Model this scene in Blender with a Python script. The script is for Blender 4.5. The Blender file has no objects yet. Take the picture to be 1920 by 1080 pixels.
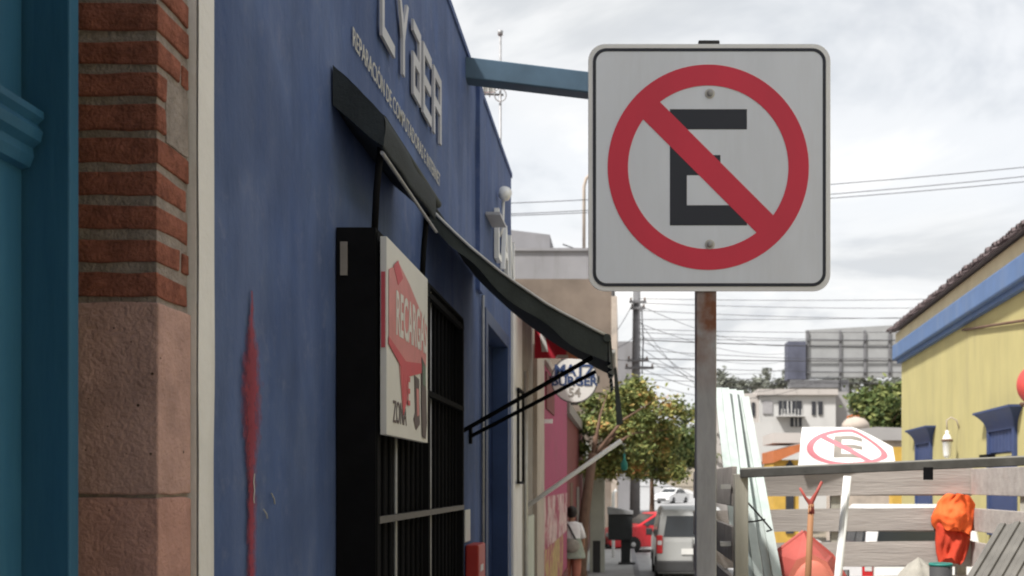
import bpy, math, random
from mathutils import Vector, Matrix, noise
R = math.radians
random.seed(7)
S = bpy.context.scene
COL = S.collection

# ------------------------------------------------------------------ camera
CAM_Z = 1.6
F_PX = 2000.0            # focal length in pixels of a 1920 wide picture
VX, VY = 1165.0, 905.0   # where the street vanishes
cam_d = bpy.data.cameras.new('camera')
cam = bpy.data.objects.new('camera', cam_d); COL.objects.link(cam)
cam_d.sensor_width = 36.0
cam_d.lens = 36.0 * F_PX / 1920.0
cam_d.shift_x = -(VX - 960.0) / 1920.0
cam_d.shift_y = (VY - 540.0) / 1920.0
cam_d.clip_start = 0.05
cam_d.clip_end = 3000.0
cam.location = (0, 0, CAM_Z)
cam.rotation_euler = (R(90), 0, 0)
cam_d.dof.use_dof = True
cam_d.dof.focus_distance = 3.4
cam_d.dof.aperture_fstop = 5.6
S.camera = cam

# ------------------------------------------------------------------ world
SUN_EL, SUN_AZ = 54.0, -130.0     # azimuth from +Y (down the street), negative = left
w = bpy.data.worlds.new('World'); S.world = w; w.use_nodes = True
nt = w.node_tree; N = nt.nodes; L = nt.links
for n in list(N): N.remove(n)
out = N.new('ShaderNodeOutputWorld'); bg = N.new('ShaderNodeBackground')
sky = N.new('ShaderNodeTexSky'); sky.sky_type = 'NISHITA'; sky.sun_disc = False
sky.sun_elevation = R(SUN_EL); sky.sun_rotation = R(SUN_AZ)
sky.air_density = 1.0; sky.dust_density = 2.0
bg.inputs['Strength'].default_value = 0.1
tc = N.new('ShaderNodeTexCoord')
sep = N.new('ShaderNodeSeparateXYZ'); L.new(tc.outputs['Generated'], sep.inputs[0])
def wmath(op, a, b=None):
    m = N.new('ShaderNodeMath'); m.operation = op
    for i, v in enumerate((a, b)):
        if v is None: continue
        if isinstance(v, (int, float)): m.inputs[i].default_value = v
        else: L.new(v, m.inputs[i])
    return m.outputs[0]
zz = wmath('ADD', wmath('MAXIMUM', sep.outputs['Z'], 0.0), 0.22)
cmb = N.new('ShaderNodeCombineXYZ')
L.new(wmath('DIVIDE', sep.outputs['X'], zz), cmb.inputs[0])
L.new(wmath('DIVIDE', sep.outputs['Y'], zz), cmb.inputs[1])
cmb.inputs[2].default_value = 7.7
def wnoise(scale, detail, rough, dist=0.0):
    t = N.new('ShaderNodeTexNoise'); t.inputs['Scale'].default_value = scale
    t.inputs['Detail'].default_value = detail; t.inputs['Roughness'].default_value = rough
    t.inputs['Distortion'].default_value = dist
    L.new(cmb.outputs[0], t.inputs['Vector']); return t.outputs['Fac']
def wramp(fac, stops):
    r = N.new('ShaderNodeValToRGB'); L.new(fac, r.inputs[0])
    el = r.color_ramp.elements
    while len(el) < len(stops): el.new(0.5)
    for e, (p, c) in zip(el, stops): e.position = p; e.color = c
    r.color_ramp.interpolation = 'EASE'
    return r.outputs[0]
shade = wramp(wnoise(1.35, 6, 0.56, 0.5), [(0.37, (2.85, 2.94, 3.04, 1)), (0.49, (3.75, 3.78, 3.8, 1)), (0.61, (4.5, 4.44, 4.34, 1))])
gap = wramp(wnoise(0.8, 4, 0.5, 0.4), [(0.33, (0.9, 0.9, 0.9, 1)), (0.55, (1, 1, 1, 1))])
mx = N.new('ShaderNodeMix'); mx.data_type = 'RGBA'
L.new(gap, mx.inputs['Factor']); L.new(sky.outputs[0], mx.inputs['A']); L.new(shade, mx.inputs['B'])
L.new(mx.outputs['Result'], bg.inputs['Color']); L.new(bg.outputs[0], out.inputs[0])

# ------------------------------------------------------------------ sun, veiled by cloud
sd = bpy.data.lights.new('sun', 'SUN'); sd.energy = 2.6; sd.angle = R(6); sd.color = (1.0, 0.965, 0.91)
so = bpy.data.objects.new('sun', sd); COL.objects.link(so)
ce = math.cos(R(SUN_EL))
sv = Vector((math.sin(R(SUN_AZ)) * ce, math.cos(R(SUN_AZ)) * ce, math.sin(R(SUN_EL))))
so.rotation_euler = sv.to_track_quat('Z', 'Y').to_euler()
so.location = sv * 40
S.view_settings.view_transform = 'Standard'
S.view_settings.look = 'None'
S.view_settings.gamma = 1.0
S.view_settings.exposure = 1.36
S.render.filter_size = 1.9
try: S.cycles.filter_width = 1.9
except Exception: pass

# ================================================================== helpers
def P(px, py, d):
    """a point seen at pixel (px, py) of the 1920x1080 photograph, d metres down the street"""
    return Vector(((px - VX) / F_PX * d, d, CAM_Z + (VY - py) / F_PX * d))
def PX(px, d): return (px - VX) / F_PX * d
def PZ(py, d): return CAM_Z + (VY - py) / F_PX * d

GP = [(-200, 3.0), (-30, .6), (0, 0), (20, -.5), (28, -.68), (40, -.76), (60, -.66), (107, -.12), (200, 1.6), (420, 6.0), (1200, 22)]
def gz(y):
    """height of the left pavement y metres down the street"""
    for (a, za), (b, zb) in zip(GP, GP[1:]):
        if y <= b: return za + (zb - za) * (y - a) / (b - a)
    return GP[-1][1]
def rz(y): return gz(y) - 0.15

def thing(name, label, cat, loc=(0, 0, 0), rot=0.0, group=None):
    o = bpy.data.objects.new(name, None); COL.objects.link(o)
    o.empty_display_size = 0.2
    o.location = loc; o.rotation_euler = (0, 0, rot)
    tag(o, label, cat, group); return o
def tag(o, label=None, cat=None, group=None, kind=None):
    if label: o['label'] = label
    if cat: o['category'] = cat
    if group: o['group'] = group
    if kind: o['kind'] = kind
    return o
def root_loc(p):
    v = Vector((0, 0, 0))
    while p is not None:
        v += p.location; p = p.parent
    return v

class MB:
    def __init__(s): s.v = []; s.f = []; s.sm = []
    def add(s, vs, fs, smooth=False):
        b = len(s.v); s.v += [Vector(v) for v in vs]
        for f in fs: s.f.append([b + i for i in f]); s.sm.append(smooth)
        return s
    def box(s, a, b):
        x0, y0, z0 = (min(a[i], b[i]) for i in range(3)); x1, y1, z1 = (max(a[i], b[i]) for i in range(3))
        vs = [(x0,y0,z0),(x1,y0,z0),(x1,y1,z0),(x0,y1,z0),(x0,y0,z1),(x1,y0,z1),(x1,y1,z1),(x0,y1,z1)]
        return s.add(vs, [(0,3,2,1),(4,5,6,7),(0,1,5,4),(1,2,6,5),(2,3,7,6),(3,0,4,7)])
    def bar(s, a, b, wd, th, up=(0, 0, 1)):
        a = Vector(a); b = Vector(b); d = (b - a).normalized(); u = Vector(up)
        if abs(d.dot(u)) > .98: u = Vector((0, 1, 0))
        x = d.cross(u).normalized(); u = x.cross(d).normalized()
        x *= wd / 2; u *= th / 2
        vs = [a-x-u, a+x-u, a+x+u, a-x+u, b-x-u, b+x-u, b+x+u, b-x+u]
        return s.add(vs, [(0,1,2,3),(7,6,5,4),(0,4,5,1),(1,5,6,2),(2,6,7,3),(3,7,4,0)])
    def tube(s, pts, r, n=10, cap=True):
        pts = [Vector(p) for p in pts]
        rs = r if isinstance(r, (list, tuple)) else [r] * len(pts)
        vs = []; prev = None
        for i, p in enumerate(pts):
            d = (pts[min(i + 1, len(pts) - 1)] - pts[max(i - 1, 0)]).normalized()
            if prev is None:
                u = Vector((0, 0, 1)) if abs(d.z) < .9 else Vector((0, 1, 0))
                x = d.cross(u).normalized()
            else:
                x = (prev - d * prev.dot(d)).normalized()
            prev = x; yv = d.cross(x)
            for k in range(n):
                a = 2 * math.pi * k / n
                vs.append(p + (x * math.cos(a) + yv * math.sin(a)) * rs[i])
        fs = []
        for i in range(len(pts) - 1):
            for k in range(n):
                k2 = (k + 1) % n
                fs.append((i*n+k, i*n+k2, (i+1)*n+k2, (i+1)*n+k))
        s.add(vs, fs, True)
        if cap:
            b = len(s.v) - len(vs)
            s.f.append([b + k for k in reversed(range(n))]); s.sm.append(False)
            s.f.append([b + (len(pts)-1)*n + k for k in range(n)]); s.sm.append(False)
        return s
    def prism(s, poly, o, u, v, n, th):
        """poly of (a,b) in the plane o + a*u + b*v, thickened along n by th"""
        o, u, v, n = Vector(o), Vector(u), Vector(v), Vector(n)
        c = len(poly)
        vs = [o + u*a + v*b for a, b in poly] + [o + u*a + v*b + n*th for a, b in poly]
        fs = [tuple(reversed(range(c))), tuple(range(c, 2*c))]
        fs += [(i, (i+1) % c, (i+1) % c + c, i + c) for i in range(c)]
        return s.add(vs, fs)
    def lathe(s, prof, o, n=20, ax=(0, 0, 1)):
        """prof: (radius, height) pairs"""
        ax = Vector(ax); o = Vector(o)
        t = Vector((1, 0, 0)) if abs(ax.x) < .9 else Vector((0, 1, 0))
        x = ax.cross(t).normalized(); y = ax.cross(x)
        vs = [o + ax*h + (x*math.cos(2*math.pi*k/n) + y*math.sin(2*math.pi*k/n))*r for r, h in prof for k in range(n)]
        fs = [(i*n+k, i*n+(k+1) % n, (i+1)*n+(k+1) % n, (i+1)*n+k) for i in range(len(prof)-1) for k in range(n)]
        s.add(vs, fs, True)
        b = len(s.v) - len(vs)
        if prof[0][0] > 1e-4: s.f.append([b + k for k in reversed(range(n))]); s.sm.append(False)
        if prof[-1][0] > 1e-4: s.f.append([b + (len(prof)-1)*n + k for k in range(n)]); s.sm.append(False)
        return s
    def grid(s, fn, nu, nv, smooth=True):
        vs = [fn(i / nu, j / nv) for i in range(nu + 1) for j in range(nv + 1)]
        m = nv + 1
        return s.add(vs, [(i*m+j, (i+1)*m+j, (i+1)*m+j+1, i*m+j+1) for i in range(nu) for j in range(nv)], smooth)
    def mesh(s, name, org=Vector((0, 0, 0))):
        me = bpy.data.meshes.new(name)
        me.from_pydata([tuple(v - org) for v in s.v], [], s.f)
        me.polygons.foreach_set('use_smooth', s.sm)
        me.update(); return me
    def build(s, name, mat, parent=None, local=False, bevel=0.0, fix=True):
        if parent is None:
            xs = [v.x for v in s.v]; ys = [v.y for v in s.v]; zs = [v.z for v in s.v]
            org = Vector(((min(xs)+max(xs))/2, (min(ys)+max(ys))/2, min(zs)))
        else: org = Vector((0, 0, 0)) if local else root_loc(parent)
        me = s.mesh(name, org)
        if fix:
            import bmesh
            bm = bmesh.new(); bm.from_mesh(me); bmesh.ops.recalc_face_normals(bm, faces=bm.faces); bm.to_mesh(me); bm.free()
        o = bpy.data.objects.new(name, me); COL.objects.link(o)
        if mat: me.materials.append(mat)
        if parent is None: o.location = org
        else: o.parent = parent
        if bevel:
            b = o.modifiers.new('bevel', 'BEVEL'); b.width = bevel; b.segments = 2; b.limit_method = 'ANGLE'; b.angle_limit = R(35)
        return o
def place(me, name, mat, parent=None):
    """a mesh (shared between alike pieces) as an object"""
    o = bpy.data.objects.new(name, me); COL.objects.link(o)
    if mat and not me.materials: me.materials.append(mat)
    if parent: o.parent = parent
    return o
def struct(name, mb, mat):
    o = mb.build(name, mat); o['kind'] = 'structure'; return o
def copy_tree(o, parent=None):
    c = o.copy(); COL.objects.link(c); c.parent = parent
    for ch in list(o.children): copy_tree(ch, c)
    return c
def text_part(body, size, o, u, v, n, depth, name, mat, parent, sx=1.0, shear=0.0, align='LEFT', spacing=1.0, bold=0.0):
    cu = bpy.data.curves.new('lettering', 'FONT'); cu.body = body; cu.size = 1.0; cu.extrude = 0.5
    cu.align_x = align; cu.shear = shear; cu.space_character = spacing; cu.resolution_u = 3; cu.offset = bold
    t = bpy.data.objects.new('lettering', cu); COL.objects.link(t)
    bpy.context.view_layer.update()
    me = bpy.data.meshes.new_from_object(t.evaluated_get(bpy.context.evaluated_depsgraph_get()))
    bpy.data.objects.remove(t); bpy.data.curves.remove(cu)
    o, u, v, n = Vector(o), Vector(u), Vector(v), Vector(n)
    org = root_loc(parent)
    for vt in me.vertices:
        c = vt.co
        vt.co = o + u*(c.x*size*sx) + v*(c.y*size) + n*((c.z + .5)*depth) - org
    # one object for each letter (dots and accents stay with their letter)
    nv = len(me.vertices); par = list(range(nv))
    def find(a):
        while par[a] != a: par[a] = par[par[a]]; a = par[a]
        return a
    for e in me.edges: par[find(e.vertices[0])] = find(e.vertices[1])
    comp = {}
    for i in range(nv): comp.setdefault(find(i), []).append(i)
    co = [v_.co.copy() for v_ in me.vertices]
    items = []
    for ids in comp.values():
        q = [co[i].dot(u) for i in ids]; items.append([min(q), max(q), ids])
    items.sort(key=lambda t: t[0]); glyphs = []
    for it in items:
        if glyphs and it[0] < glyphs[-1][1] - .5*min(it[1]-it[0], glyphs[-1][1]-glyphs[-1][0]):
            glyphs[-1][1] = max(it[1], glyphs[-1][1]); glyphs[-1][2] = glyphs[-1][2] + it[2]
        else: glyphs.append(it)
    owner = {}
    for k, g in enumerate(glyphs):
        for i in g[2]: owner[i] = k
    pf = [[] for _ in glyphs]
    for p in me.polygons: pf[owner[p.vertices[0]]].append(list(p.vertices))
    obs = []
    for k, g in enumerate(glyphs):
        mp_ = {i: n_ for n_, i in enumerate(g[2])}
        m2 = bpy.data.meshes.new('letter'); m2.from_pydata([tuple(co[i]) for i in g[2]], [], [[mp_[i] for i in f] for f in pf[k]]); m2.update()
        m2.materials.append(mat); ob = bpy.data.objects.new('letter', m2); COL.objects.link(ob); ob.parent = parent; obs.append(ob)
    bpy.data.meshes.remove(me)
    return obs

# ------------------------------------------------------------------ materials
def mat(name, col, rough=.7, var=.12, scale=6.0, bump=0.0, bscale=None, metal=0.0, stretch=(1, 1, 1), col2=None, c2=(.55, .72), spec=.3, detail=6, island=None):
    m = bpy.data.materials.new(name); m.use_nodes = True
    t = m.node_tree; n = t.nodes; l = t.links
    b = n['Principled BSDF']
    b.inputs['Roughness'].default_value = rough; b.inputs['Metallic'].default_value = metal
    b.inputs['Specular IOR Level'].default_value = spec
    tcn = n.new('ShaderNodeTexCoord'); mp = n.new('ShaderNodeMapping')
    mp.inputs['Scale'].default_value = stretch
    l.new(tcn.outputs['Object'], mp.inputs[0])
    def noi(sc, de=detail, ro=.6):
        x = n.new('ShaderNodeTexNoise'); x.inputs['Scale'].default_value = sc
        x.inputs['Detail'].default_value = de; x.inputs['Roughness'].default_value = ro
        l.new(mp.outputs[0], x.inputs['Vector']); return x.outputs['Fac']
    f = noi(scale)
    rr = n.new('ShaderNodeMapRange'); l.new(f, rr.inputs[0])
    rr.inputs[1].default_value = .3; rr.inputs[2].default_value = .7
    rr.inputs[3].default_value = 1 - var; rr.inputs[4].default_value = 1 + var
    mm = n.new('ShaderNodeMix'); mm.data_type = 'RGBA'; mm.blend_type = 'MULTIPLY'; mm.inputs['Factor'].default_value = 1
    last = None
    if island:
        g = n.new('ShaderNodeNewGeometry'); rp = n.new('ShaderNodeValToRGB')
        if detail == 3:
            ad = n.new('ShaderNodeMath'); ad.operation = 'MULTIPLY_ADD'; l.new(g.outputs['Random Per Island'], ad.inputs[0]); ad.inputs[1].default_value = .55
            rq = n.new('ShaderNodeMapRange'); l.new(noi(1.1, 3), rq.inputs[0]); rq.inputs[1].default_value = .35; rq.inputs[2].default_value = .72; rq.inputs[4].default_value = .55
            l.new(rq.outputs[0], ad.inputs[2]); l.new(ad.outputs[0], rp.inputs[0])
        else: l.new(g.outputs['Random Per Island'], rp.inputs[0])
        e = rp.color_ramp.elements
        while len(e) < len(island): e.new(.5)
        for k, (q, (p, c)) in enumerate(zip(e, island)): q.position = p; q.color = (*c, 1)
        last = rp.outputs[0]
    elif col2:
        m2 = n.new('ShaderNodeMix'); m2.data_type = 'RGBA'
        m2.inputs['A'].default_value = (*col, 1); m2.inputs['B'].default_value = (*col2, 1)
        r2 = n.new('ShaderNodeMapRange'); l.new(noi(scale * .37, 8, .65), r2.inputs[0])
        r2.inputs[1].default_value = c2[0]; r2.inputs[2].default_value = c2[1]
        l.new(r2.outputs[0], m2.inputs['Factor']); last = m2.outputs['Result']
    if last: l.new(last, mm.inputs['A'])
    else: mm.inputs['A'].default_value = (*col, 1)
    l.new(rr.outputs[0], mm.inputs['B']); l.new(mm.outputs['Result'], b.inputs['Base Color'])
    ra = n.new('ShaderNodeMapRange'); l.new(f, ra.inputs[0])
    ra.inputs[3].default_value = max(.05, rough - .12); ra.inputs[4].default_value = min(1, rough + .12)
    l.new(ra.outputs[0], b.inputs['Roughness'])
    if bump:
        bn = n.new('ShaderNodeBump'); bn.inputs['Strength'].default_value = bump; bn.inputs['Distance'].default_value = .01
        l.new(noi(bscale or scale * 4, 5, .6), bn.inputs['Height']); l.new(bn.outputs[0], b.inputs['Normal'])
    return m
def emit(name, col, s):
    m = mat(name, col); b = m.node_tree.nodes['Principled BSDF']
    b.inputs['Emission Color'].default_value = (*col, 1); b.inputs['Emission Strength'].default_value = s; return m

M = dict(
 blue   = mat('blue_plaster', (.055, .092, .225), .85, .2, 4.5, .5, 34, stretch=(1, 1, .6), col2=(.088, .132, .275), c2=(.42, .66)),
 blue2  = mat('navy_paint', (.03, .055, .135), .55, .15, 5, .1),
 armblue= mat('blue_beam_paint', (.06, .105, .155), .6, .15, 5),
 white  = mat('white_plaster', (.76, .745, .75), .85, .08, 3, .25, 40, col2=(.62, .6, .59)),
 cream  = mat('cream_plaster', (.62, .55, .36), .85, .08, 3, .1),
 brick  = mat('red_brick', (.34, .085, .045), .95, .38, 30, 1.0, 120, col2=(.40, .15, .085), spec=.1, island=[(0, (.27, .085, .06)), (.35, (.34, .12, .08)), (.7, (.38, .155, .11)), (1, (.24, .09, .07))]),
 mortar = mat('grey_mortar', (.34, .295, .28), .95, .25, 24, 1.0, 90, spec=.1),
 stone  = mat('pink_cantera_stone', (.52, .335, .305), .95, .22, 9, .9, 70, col2=(.40, .265, .245), spec=.1),
 teal   = mat('teal_door_paint', (.035, .14, .27), .5, .16, 5, .2, 30, stretch=(1, 1, .15), col2=(.05, .175, .30)),
 black  = mat('black_iron', (.008, .008, .009), .85, .2, 12, .1, spec=.06),
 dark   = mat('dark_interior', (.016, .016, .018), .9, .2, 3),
 steel  = mat('galvanised_steel', (.33, .33, .34), .5, .18, 16, .1, metal=.35),
 rail   = mat('dark_steel_rail', (.09, .088, .085), .5, .25, 10, .1, metal=.4),
 signw  = mat('reflective_white', (.73, .775, .87), .5, .06, 5, stretch=(1, 1, .3), col2=(.67, .69, .745), c2=(.5, .75)),
 signe  = mat('sign_rim', (.82, .83, .86), .5, .05, 5),
 signr  = mat('sign_red', (.66, .045, .085), .5, .09, 4, stretch=(1, 1, .4)),
 signk  = mat('sign_black', (.03, .034, .048), .5, .1, 6),
 canv   = mat('dark_canvas', (.026, .032, .036), .85, .25, 9, .4, 60),
 canvt  = mat('dark_green_canvas', (.05, .058, .055), .85, .2, 7, .4, 60),
 silver = mat('brushed_letter_metal', (.44, .44, .47), .5, .12, 6),
 lettw  = mat('white_wall_paint', (.46, .455, .44), .8, .15, 30),
 alum   = mat('aluminium', (.5, .49, .46), .45, .12, 12, metal=.4),
 magenta= mat('magenta_plaster', (.33, .06, .125), .85, .12, 3, .2, col2=(.27, .07, .11)),
 maroon = mat('maroon_plaster', (.16, .045, .042), .85, .2, 3, .2),
 greycm = mat('grey_cement', (.24, .237, .25), .9, .1, .6, .2, 8),
 brownst= mat('stained_brown_render', (.165, .132, .108), .9, .3, .5, .2, 8, col2=(.22, .19, .165)),
 beige  = mat('beige_plaster', (.42, .36, .31), .85, .14, 3, .2, col2=(.3, .27, .24)),
 greyp  = mat('grey_brown_plaster', (.25, .225, .2), .85, .2, 4, .2),
 sage   = mat('pale_sage_plaster', (.5, .52, .46), .85, .1, 3, .2),
 conc   = mat('pavement_concrete', (.40, .395, .395), .9, .14, 1.6, .3, 30, col2=(.45, .43, .42)),
 asph   = mat('worn_street_concrete', (.31, .31, .315), .9, .2, 3, .5, 90),
 earth  = mat('dry_ground', (.2, .17, .13), .95, .2, .2, .3, 4),
 yellow = mat('yellow_plaster', (.45, .395, .18), .85, .09, 1.6, .2, 30, stretch=(1, 1, .5), col2=(.41, .36, .18)),
 bcorn  = mat('blue_cornice_paint', (.1, .165, .31), .7, .12, 3),
 bshut  = mat('blue_shutter_paint', (.045, .065, .15), .6, .12, 4),
 tile   = mat('clay_roof_tile', (.12, .095, .097), .9, .3, 7, .4, 40),
 wood   = mat('weathered_board', (.36, .328, .305), .9, .16, 5, .5, 30, stretch=(.25, 3, 3), col2=(.33, .29, .265)),
 woodp  = mat('weathered_post', (.42, .40, .34), .9, .16, 5, .5, 30, stretch=(3, 3, .25), col2=(.33, .31, .27)),
 handle = mat('ash_wood_handle', (.34, .17, .085), .7, .18, 8, stretch=(3, 3, .3)),
 pvc    = mat('white_pvc', (.82, .82, .81), .5, .05, 4),
 slat   = mat('pale_green_white_slat', (.44, .49, .475), .6, .14, 4, stretch=(3, 3, .3), col2=(.36, .45, .42)),
 redp   = mat('faded_red_paint', (.40, .085, .07), .6, .14, 6, col2=(.46, .14, .11)),
 redd   = mat('red_plastic', (.45, .04, .03), .45, .1, 6),
 orange = mat('orange_safety_fabric', (.80, .13, .03), .8, .12, 10, .3, 50, col2=(.55, .05, .02)),
 sack   = mat('grey_canvas_sack', (.33, .31, .27), .9, .2, 10, .5, 50),
 tealp  = mat('teal_plastic', (.03, .2, .17), .5, .1, 6),
 sheet  = mat('galvanised_sheet', (.19, .18, .165), .5, .2, 5, .1, metal=.35, col2=(.2, .175, .15)),
 bill   = mat('billboard_back_panel', (.32, .325, .33), .8, .1, .8),
 billd  = mat('billboard_dark_end', (.09, .095, .13), .8, .2, .8),
 farw   = mat('far_white_wall', (.54, .535, .525), .9, .05, .5),
 farp   = mat('far_pinkish_wall', (.5, .465, .44), .9, .05, .5),
 farg   = mat('far_grey_wall', (.33, .32, .32), .9, .1, .5),
 fwin   = mat('dark_window', (.04, .042, .05), .35, .2, 3),
 fwinp  = mat('pale_window', (.36, .35, .36), .5, .1, 3),
 farorg = mat('orange_roof', (.45, .15, .06), .85, .15, 2),
 faryel = mat('ochre_wall', (.52, .33, .07), .85, .15, 2),
 cpole  = mat('concrete_pole', (.17, .17, .18), .9, .15, 3),
 wire   = mat('wire_rubber', (.06, .06, .065), .7, .1, 3),
 glass  = mat('car_glass', (.02, .024, .028), .08, .05, 3, spec=.6),
 tyre   = mat('tyre_rubber', (.02, .02, .02), .9, .1, 20),
 rim    = mat('wheel_rim', (.4, .4, .41), .4, .1, 10, metal=.5),
 vgrey  = mat('van_grey_paint', (.37, .375, .37), .35, .04, 3, spec=.5),
 vwhite = mat('car_white_paint', (.74, .74, .74), .35, .04, 3, spec=.5),
 vred   = mat('car_red_paint', (.52, .02, .03), .3, .04, 3, spec=.5),
 plast  = mat('dark_bumper_plastic', (.05, .05, .052), .7, .1, 6),
 tail   = mat('tail_light_red', (.5, .015, .02), .25, .1, 6, spec=.6),
 lamp   = mat('clear_lamp', (.6, .6, .6), .2, .1, 6, spec=.6),
 bin    = mat('dark_bin_metal', (.032, .034, .036), .6, .2, 6),
 bark   = mat('brown_bark', (.14, .085, .06), .95, .3, 12, .8, 40, stretch=(1, 1, .3)),
 leafo  = mat('flowering_tree_leaf', (.1, .12, .03), .7, .2, 1, detail=3, island=[(0, (.065, .095, .03)), (.40, (.12, .15, .045)), (.64, (.22, .235, .07)), (.85, (.36, .27, .085)), (1.0, (.52, .2, .08))]),
 leafg  = mat('green_leaf', (.07, .12, .03), .7, .2, 1, island=[(0, (.035, .06, .018)), (.5, (.085, .12, .035)), (1, (.21, .22, .07))]),
 leaf_haze  = mat('haze_grey_leaf', (.06, .075, .05), .8, .2, 1, island=[(0, (.12, .13, .115)), (1, (.2, .21, .17))]),  # leaf tones lightened and greyed to imitate haze
 skin   = mat('skin', (.36, .19, .12), .6, .06, 8),
 hair   = mat('dark_hair', (.02, .014, .012), .6, .2, 40),
 blouse = mat('white_blouse', (.8, .78, .79), .85, .1, 12),
 skirtg = mat('sage_tunic', (.3, .33, .28), .85, .22, 9),
 salmon = mat('salmon_trousers', (.42, .16, .115), .85, .14, 8),
 peach  = mat('peach_canvas', (.62, .28, .17), .85, .12, 6),
 redcan = mat('red_canvas', (.47, .025, .045), .85, .12, 6),
 posterw= mat('poster_white', (.60, .585, .56), .6, .05, 6),
 posterr= mat('poster_red', (.50, .085, .105), .6, .12, 8),
 posterp= mat('poster_pink', (.53, .21, .21), .6, .12, 12),
 posterd= mat('poster_dark', (.10, .075, .08), .6, .25, 7),
 posterg= mat('poster_green', (.12, .16, .13), .6, .2, 7),
 streak = mat('crimson_spray_paint', (.27, .035, .055), .75, .25, 9, stretch=(1, 1, .25), col2=(.16, .045, .09)),
 shade_mortar   = mat('shade_dark_mortar', (.10, .085, .07), .95, .35, 14, 1.0, 60),  # mortar with the shadow of the door recess mixed into its colour
 paper  = mat('white_paper', (.7, .7, .68), .8, .05, 5),
 mural1 = mat('mural_pink_white', (.5, .36, .35), .85, .35, 6, col2=(.3, .06, .1), c2=(.46, .54)),
 mural2 = mat('mural_yellow', (.40, .28, .12), .85, .35, 7, col2=(.34, .1, .12), c2=(.48, .56)),
)
# the blue shop wall: mottled plaster, paler vertical runs, darker patches
def add_streaks(m, strength=.5):
    t = m.node_tree; n = t.nodes; l = t.links; b = n['Principled BSDF']
    src = b.inputs['Base Color'].links[0].from_socket
    tcn = n.new('ShaderNodeTexCoord'); mp = n.new('ShaderNodeMapping'); mp.inputs['Scale'].default_value = (1, 3.2, .4)
    l.new(tcn.outputs['Object'], mp.inputs[0])
    no = n.new('ShaderNodeTexNoise'); no.inputs['Scale'].default_value = 2.2; no.inputs['Detail'].default_value = 7
    l.new(mp.outputs[0], no.inputs['Vector'])
    r = n.new('ShaderNodeMapRange'); l.new(no.outputs['Fac'], r.inputs[0]); r.inputs[1].default_value = .45; r.inputs[2].default_value = .72
    r.inputs[4].default_value = strength
    x = n.new('ShaderNodeMix'); x.data_type = 'RGBA'; l.new(r.outputs[0], x.inputs['Factor'])
    l.new(src, x.inputs['A']); x.inputs['B'].default_value = (.145, .185, .32, 1)
    n2 = n.new('ShaderNodeTexNoise'); n2.inputs['Scale'].default_value = 9; n2.inputs['Detail'].default_value = 10; n2.inputs['Roughness'].default_value = .75
    l.new(tcn.outputs['Object'], n2.inputs['Vector'])
    r2 = n.new('ShaderNodeMapRange'); l.new(n2.outputs['Fac'], r2.inputs[0]); r2.inputs[1].default_value = .54; r2.inputs[2].default_value = .70; r2.inputs[4].default_value = .62
    y = n.new('ShaderNodeMix'); y.data_type = 'RGBA'; l.new(r2.outputs[0], y.inputs['Factor']); l.new(x.outputs['Result'], y.inputs['A']); y.inputs['B'].default_value = (.15, .18, .30, 1)
    n3 = n.new('ShaderNodeTexNoise'); n3.inputs['Scale'].default_value = 1.3; n3.inputs['Detail'].default_value = 5
    l.new(tcn.outputs['Object'], n3.inputs['Vector'])
    r3 = n.new('ShaderNodeMapRange'); l.new(n3.outputs['Fac'], r3.inputs[0]); r3.inputs[1].default_value = .5; r3.inputs[2].default_value = .6; r3.inputs[4].default_value = .5
    z_ = n.new('ShaderNodeMix'); z_.data_type = 'RGBA'; l.new(r3.outputs[0], z_.inputs['Factor']); l.new(y.outputs['Result'], z_.inputs['A']); z_.inputs['B'].default_value = (.042, .07, .17, 1)
    l.new(z_.outputs['Result'], b.inputs['Base Color'])
add_streaks(M['blue'], .42)
def add_runs(m, col, k, sc):
    t = m.node_tree; n = t.nodes; l = t.links; b = n['Principled BSDF']
    src = b.inputs['Base Color'].links[0].from_socket
    tcn = n.new('ShaderNodeTexCoord'); mp = n.new('ShaderNodeMapping'); mp.inputs['Scale'].default_value = (1, 1, .12); l.new(tcn.outputs['Object'], mp.inputs[0])
    no = n.new('ShaderNodeTexNoise'); no.inputs['Scale'].default_value = sc; no.inputs['Detail'].default_value = 8; no.inputs['Roughness'].default_value = .7; l.new(mp.outputs[0], no.inputs['Vector'])
    r = n.new('ShaderNodeMapRange'); l.new(no.outputs['Fac'], r.inputs[0]); r.inputs[1].default_value = .5; r.inputs[2].default_value = .75; r.inputs[4].default_value = k
    x = n.new('ShaderNodeMix'); x.data_type = 'RGBA'; l.new(r.outputs[0], x.inputs['Factor']); l.new(src, x.inputs['A']); x.inputs['B'].default_value = (*col, 1)
    l.new(x.outputs['Result'], b.inputs['Base Color'])
add_runs(M['yellow'], (.27, .23, .14), .5, 2.5)
add_runs(M['white'], (.4, .37, .33), .5, 5)
add_runs(M['bcorn'], (.2, .24, .31), .5, 4)
add_runs(M['signw'], (.52, .54, .58), .25, 9)
add_runs(M['greycm'], (.13, .125, .12), .5, 1.2)
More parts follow.
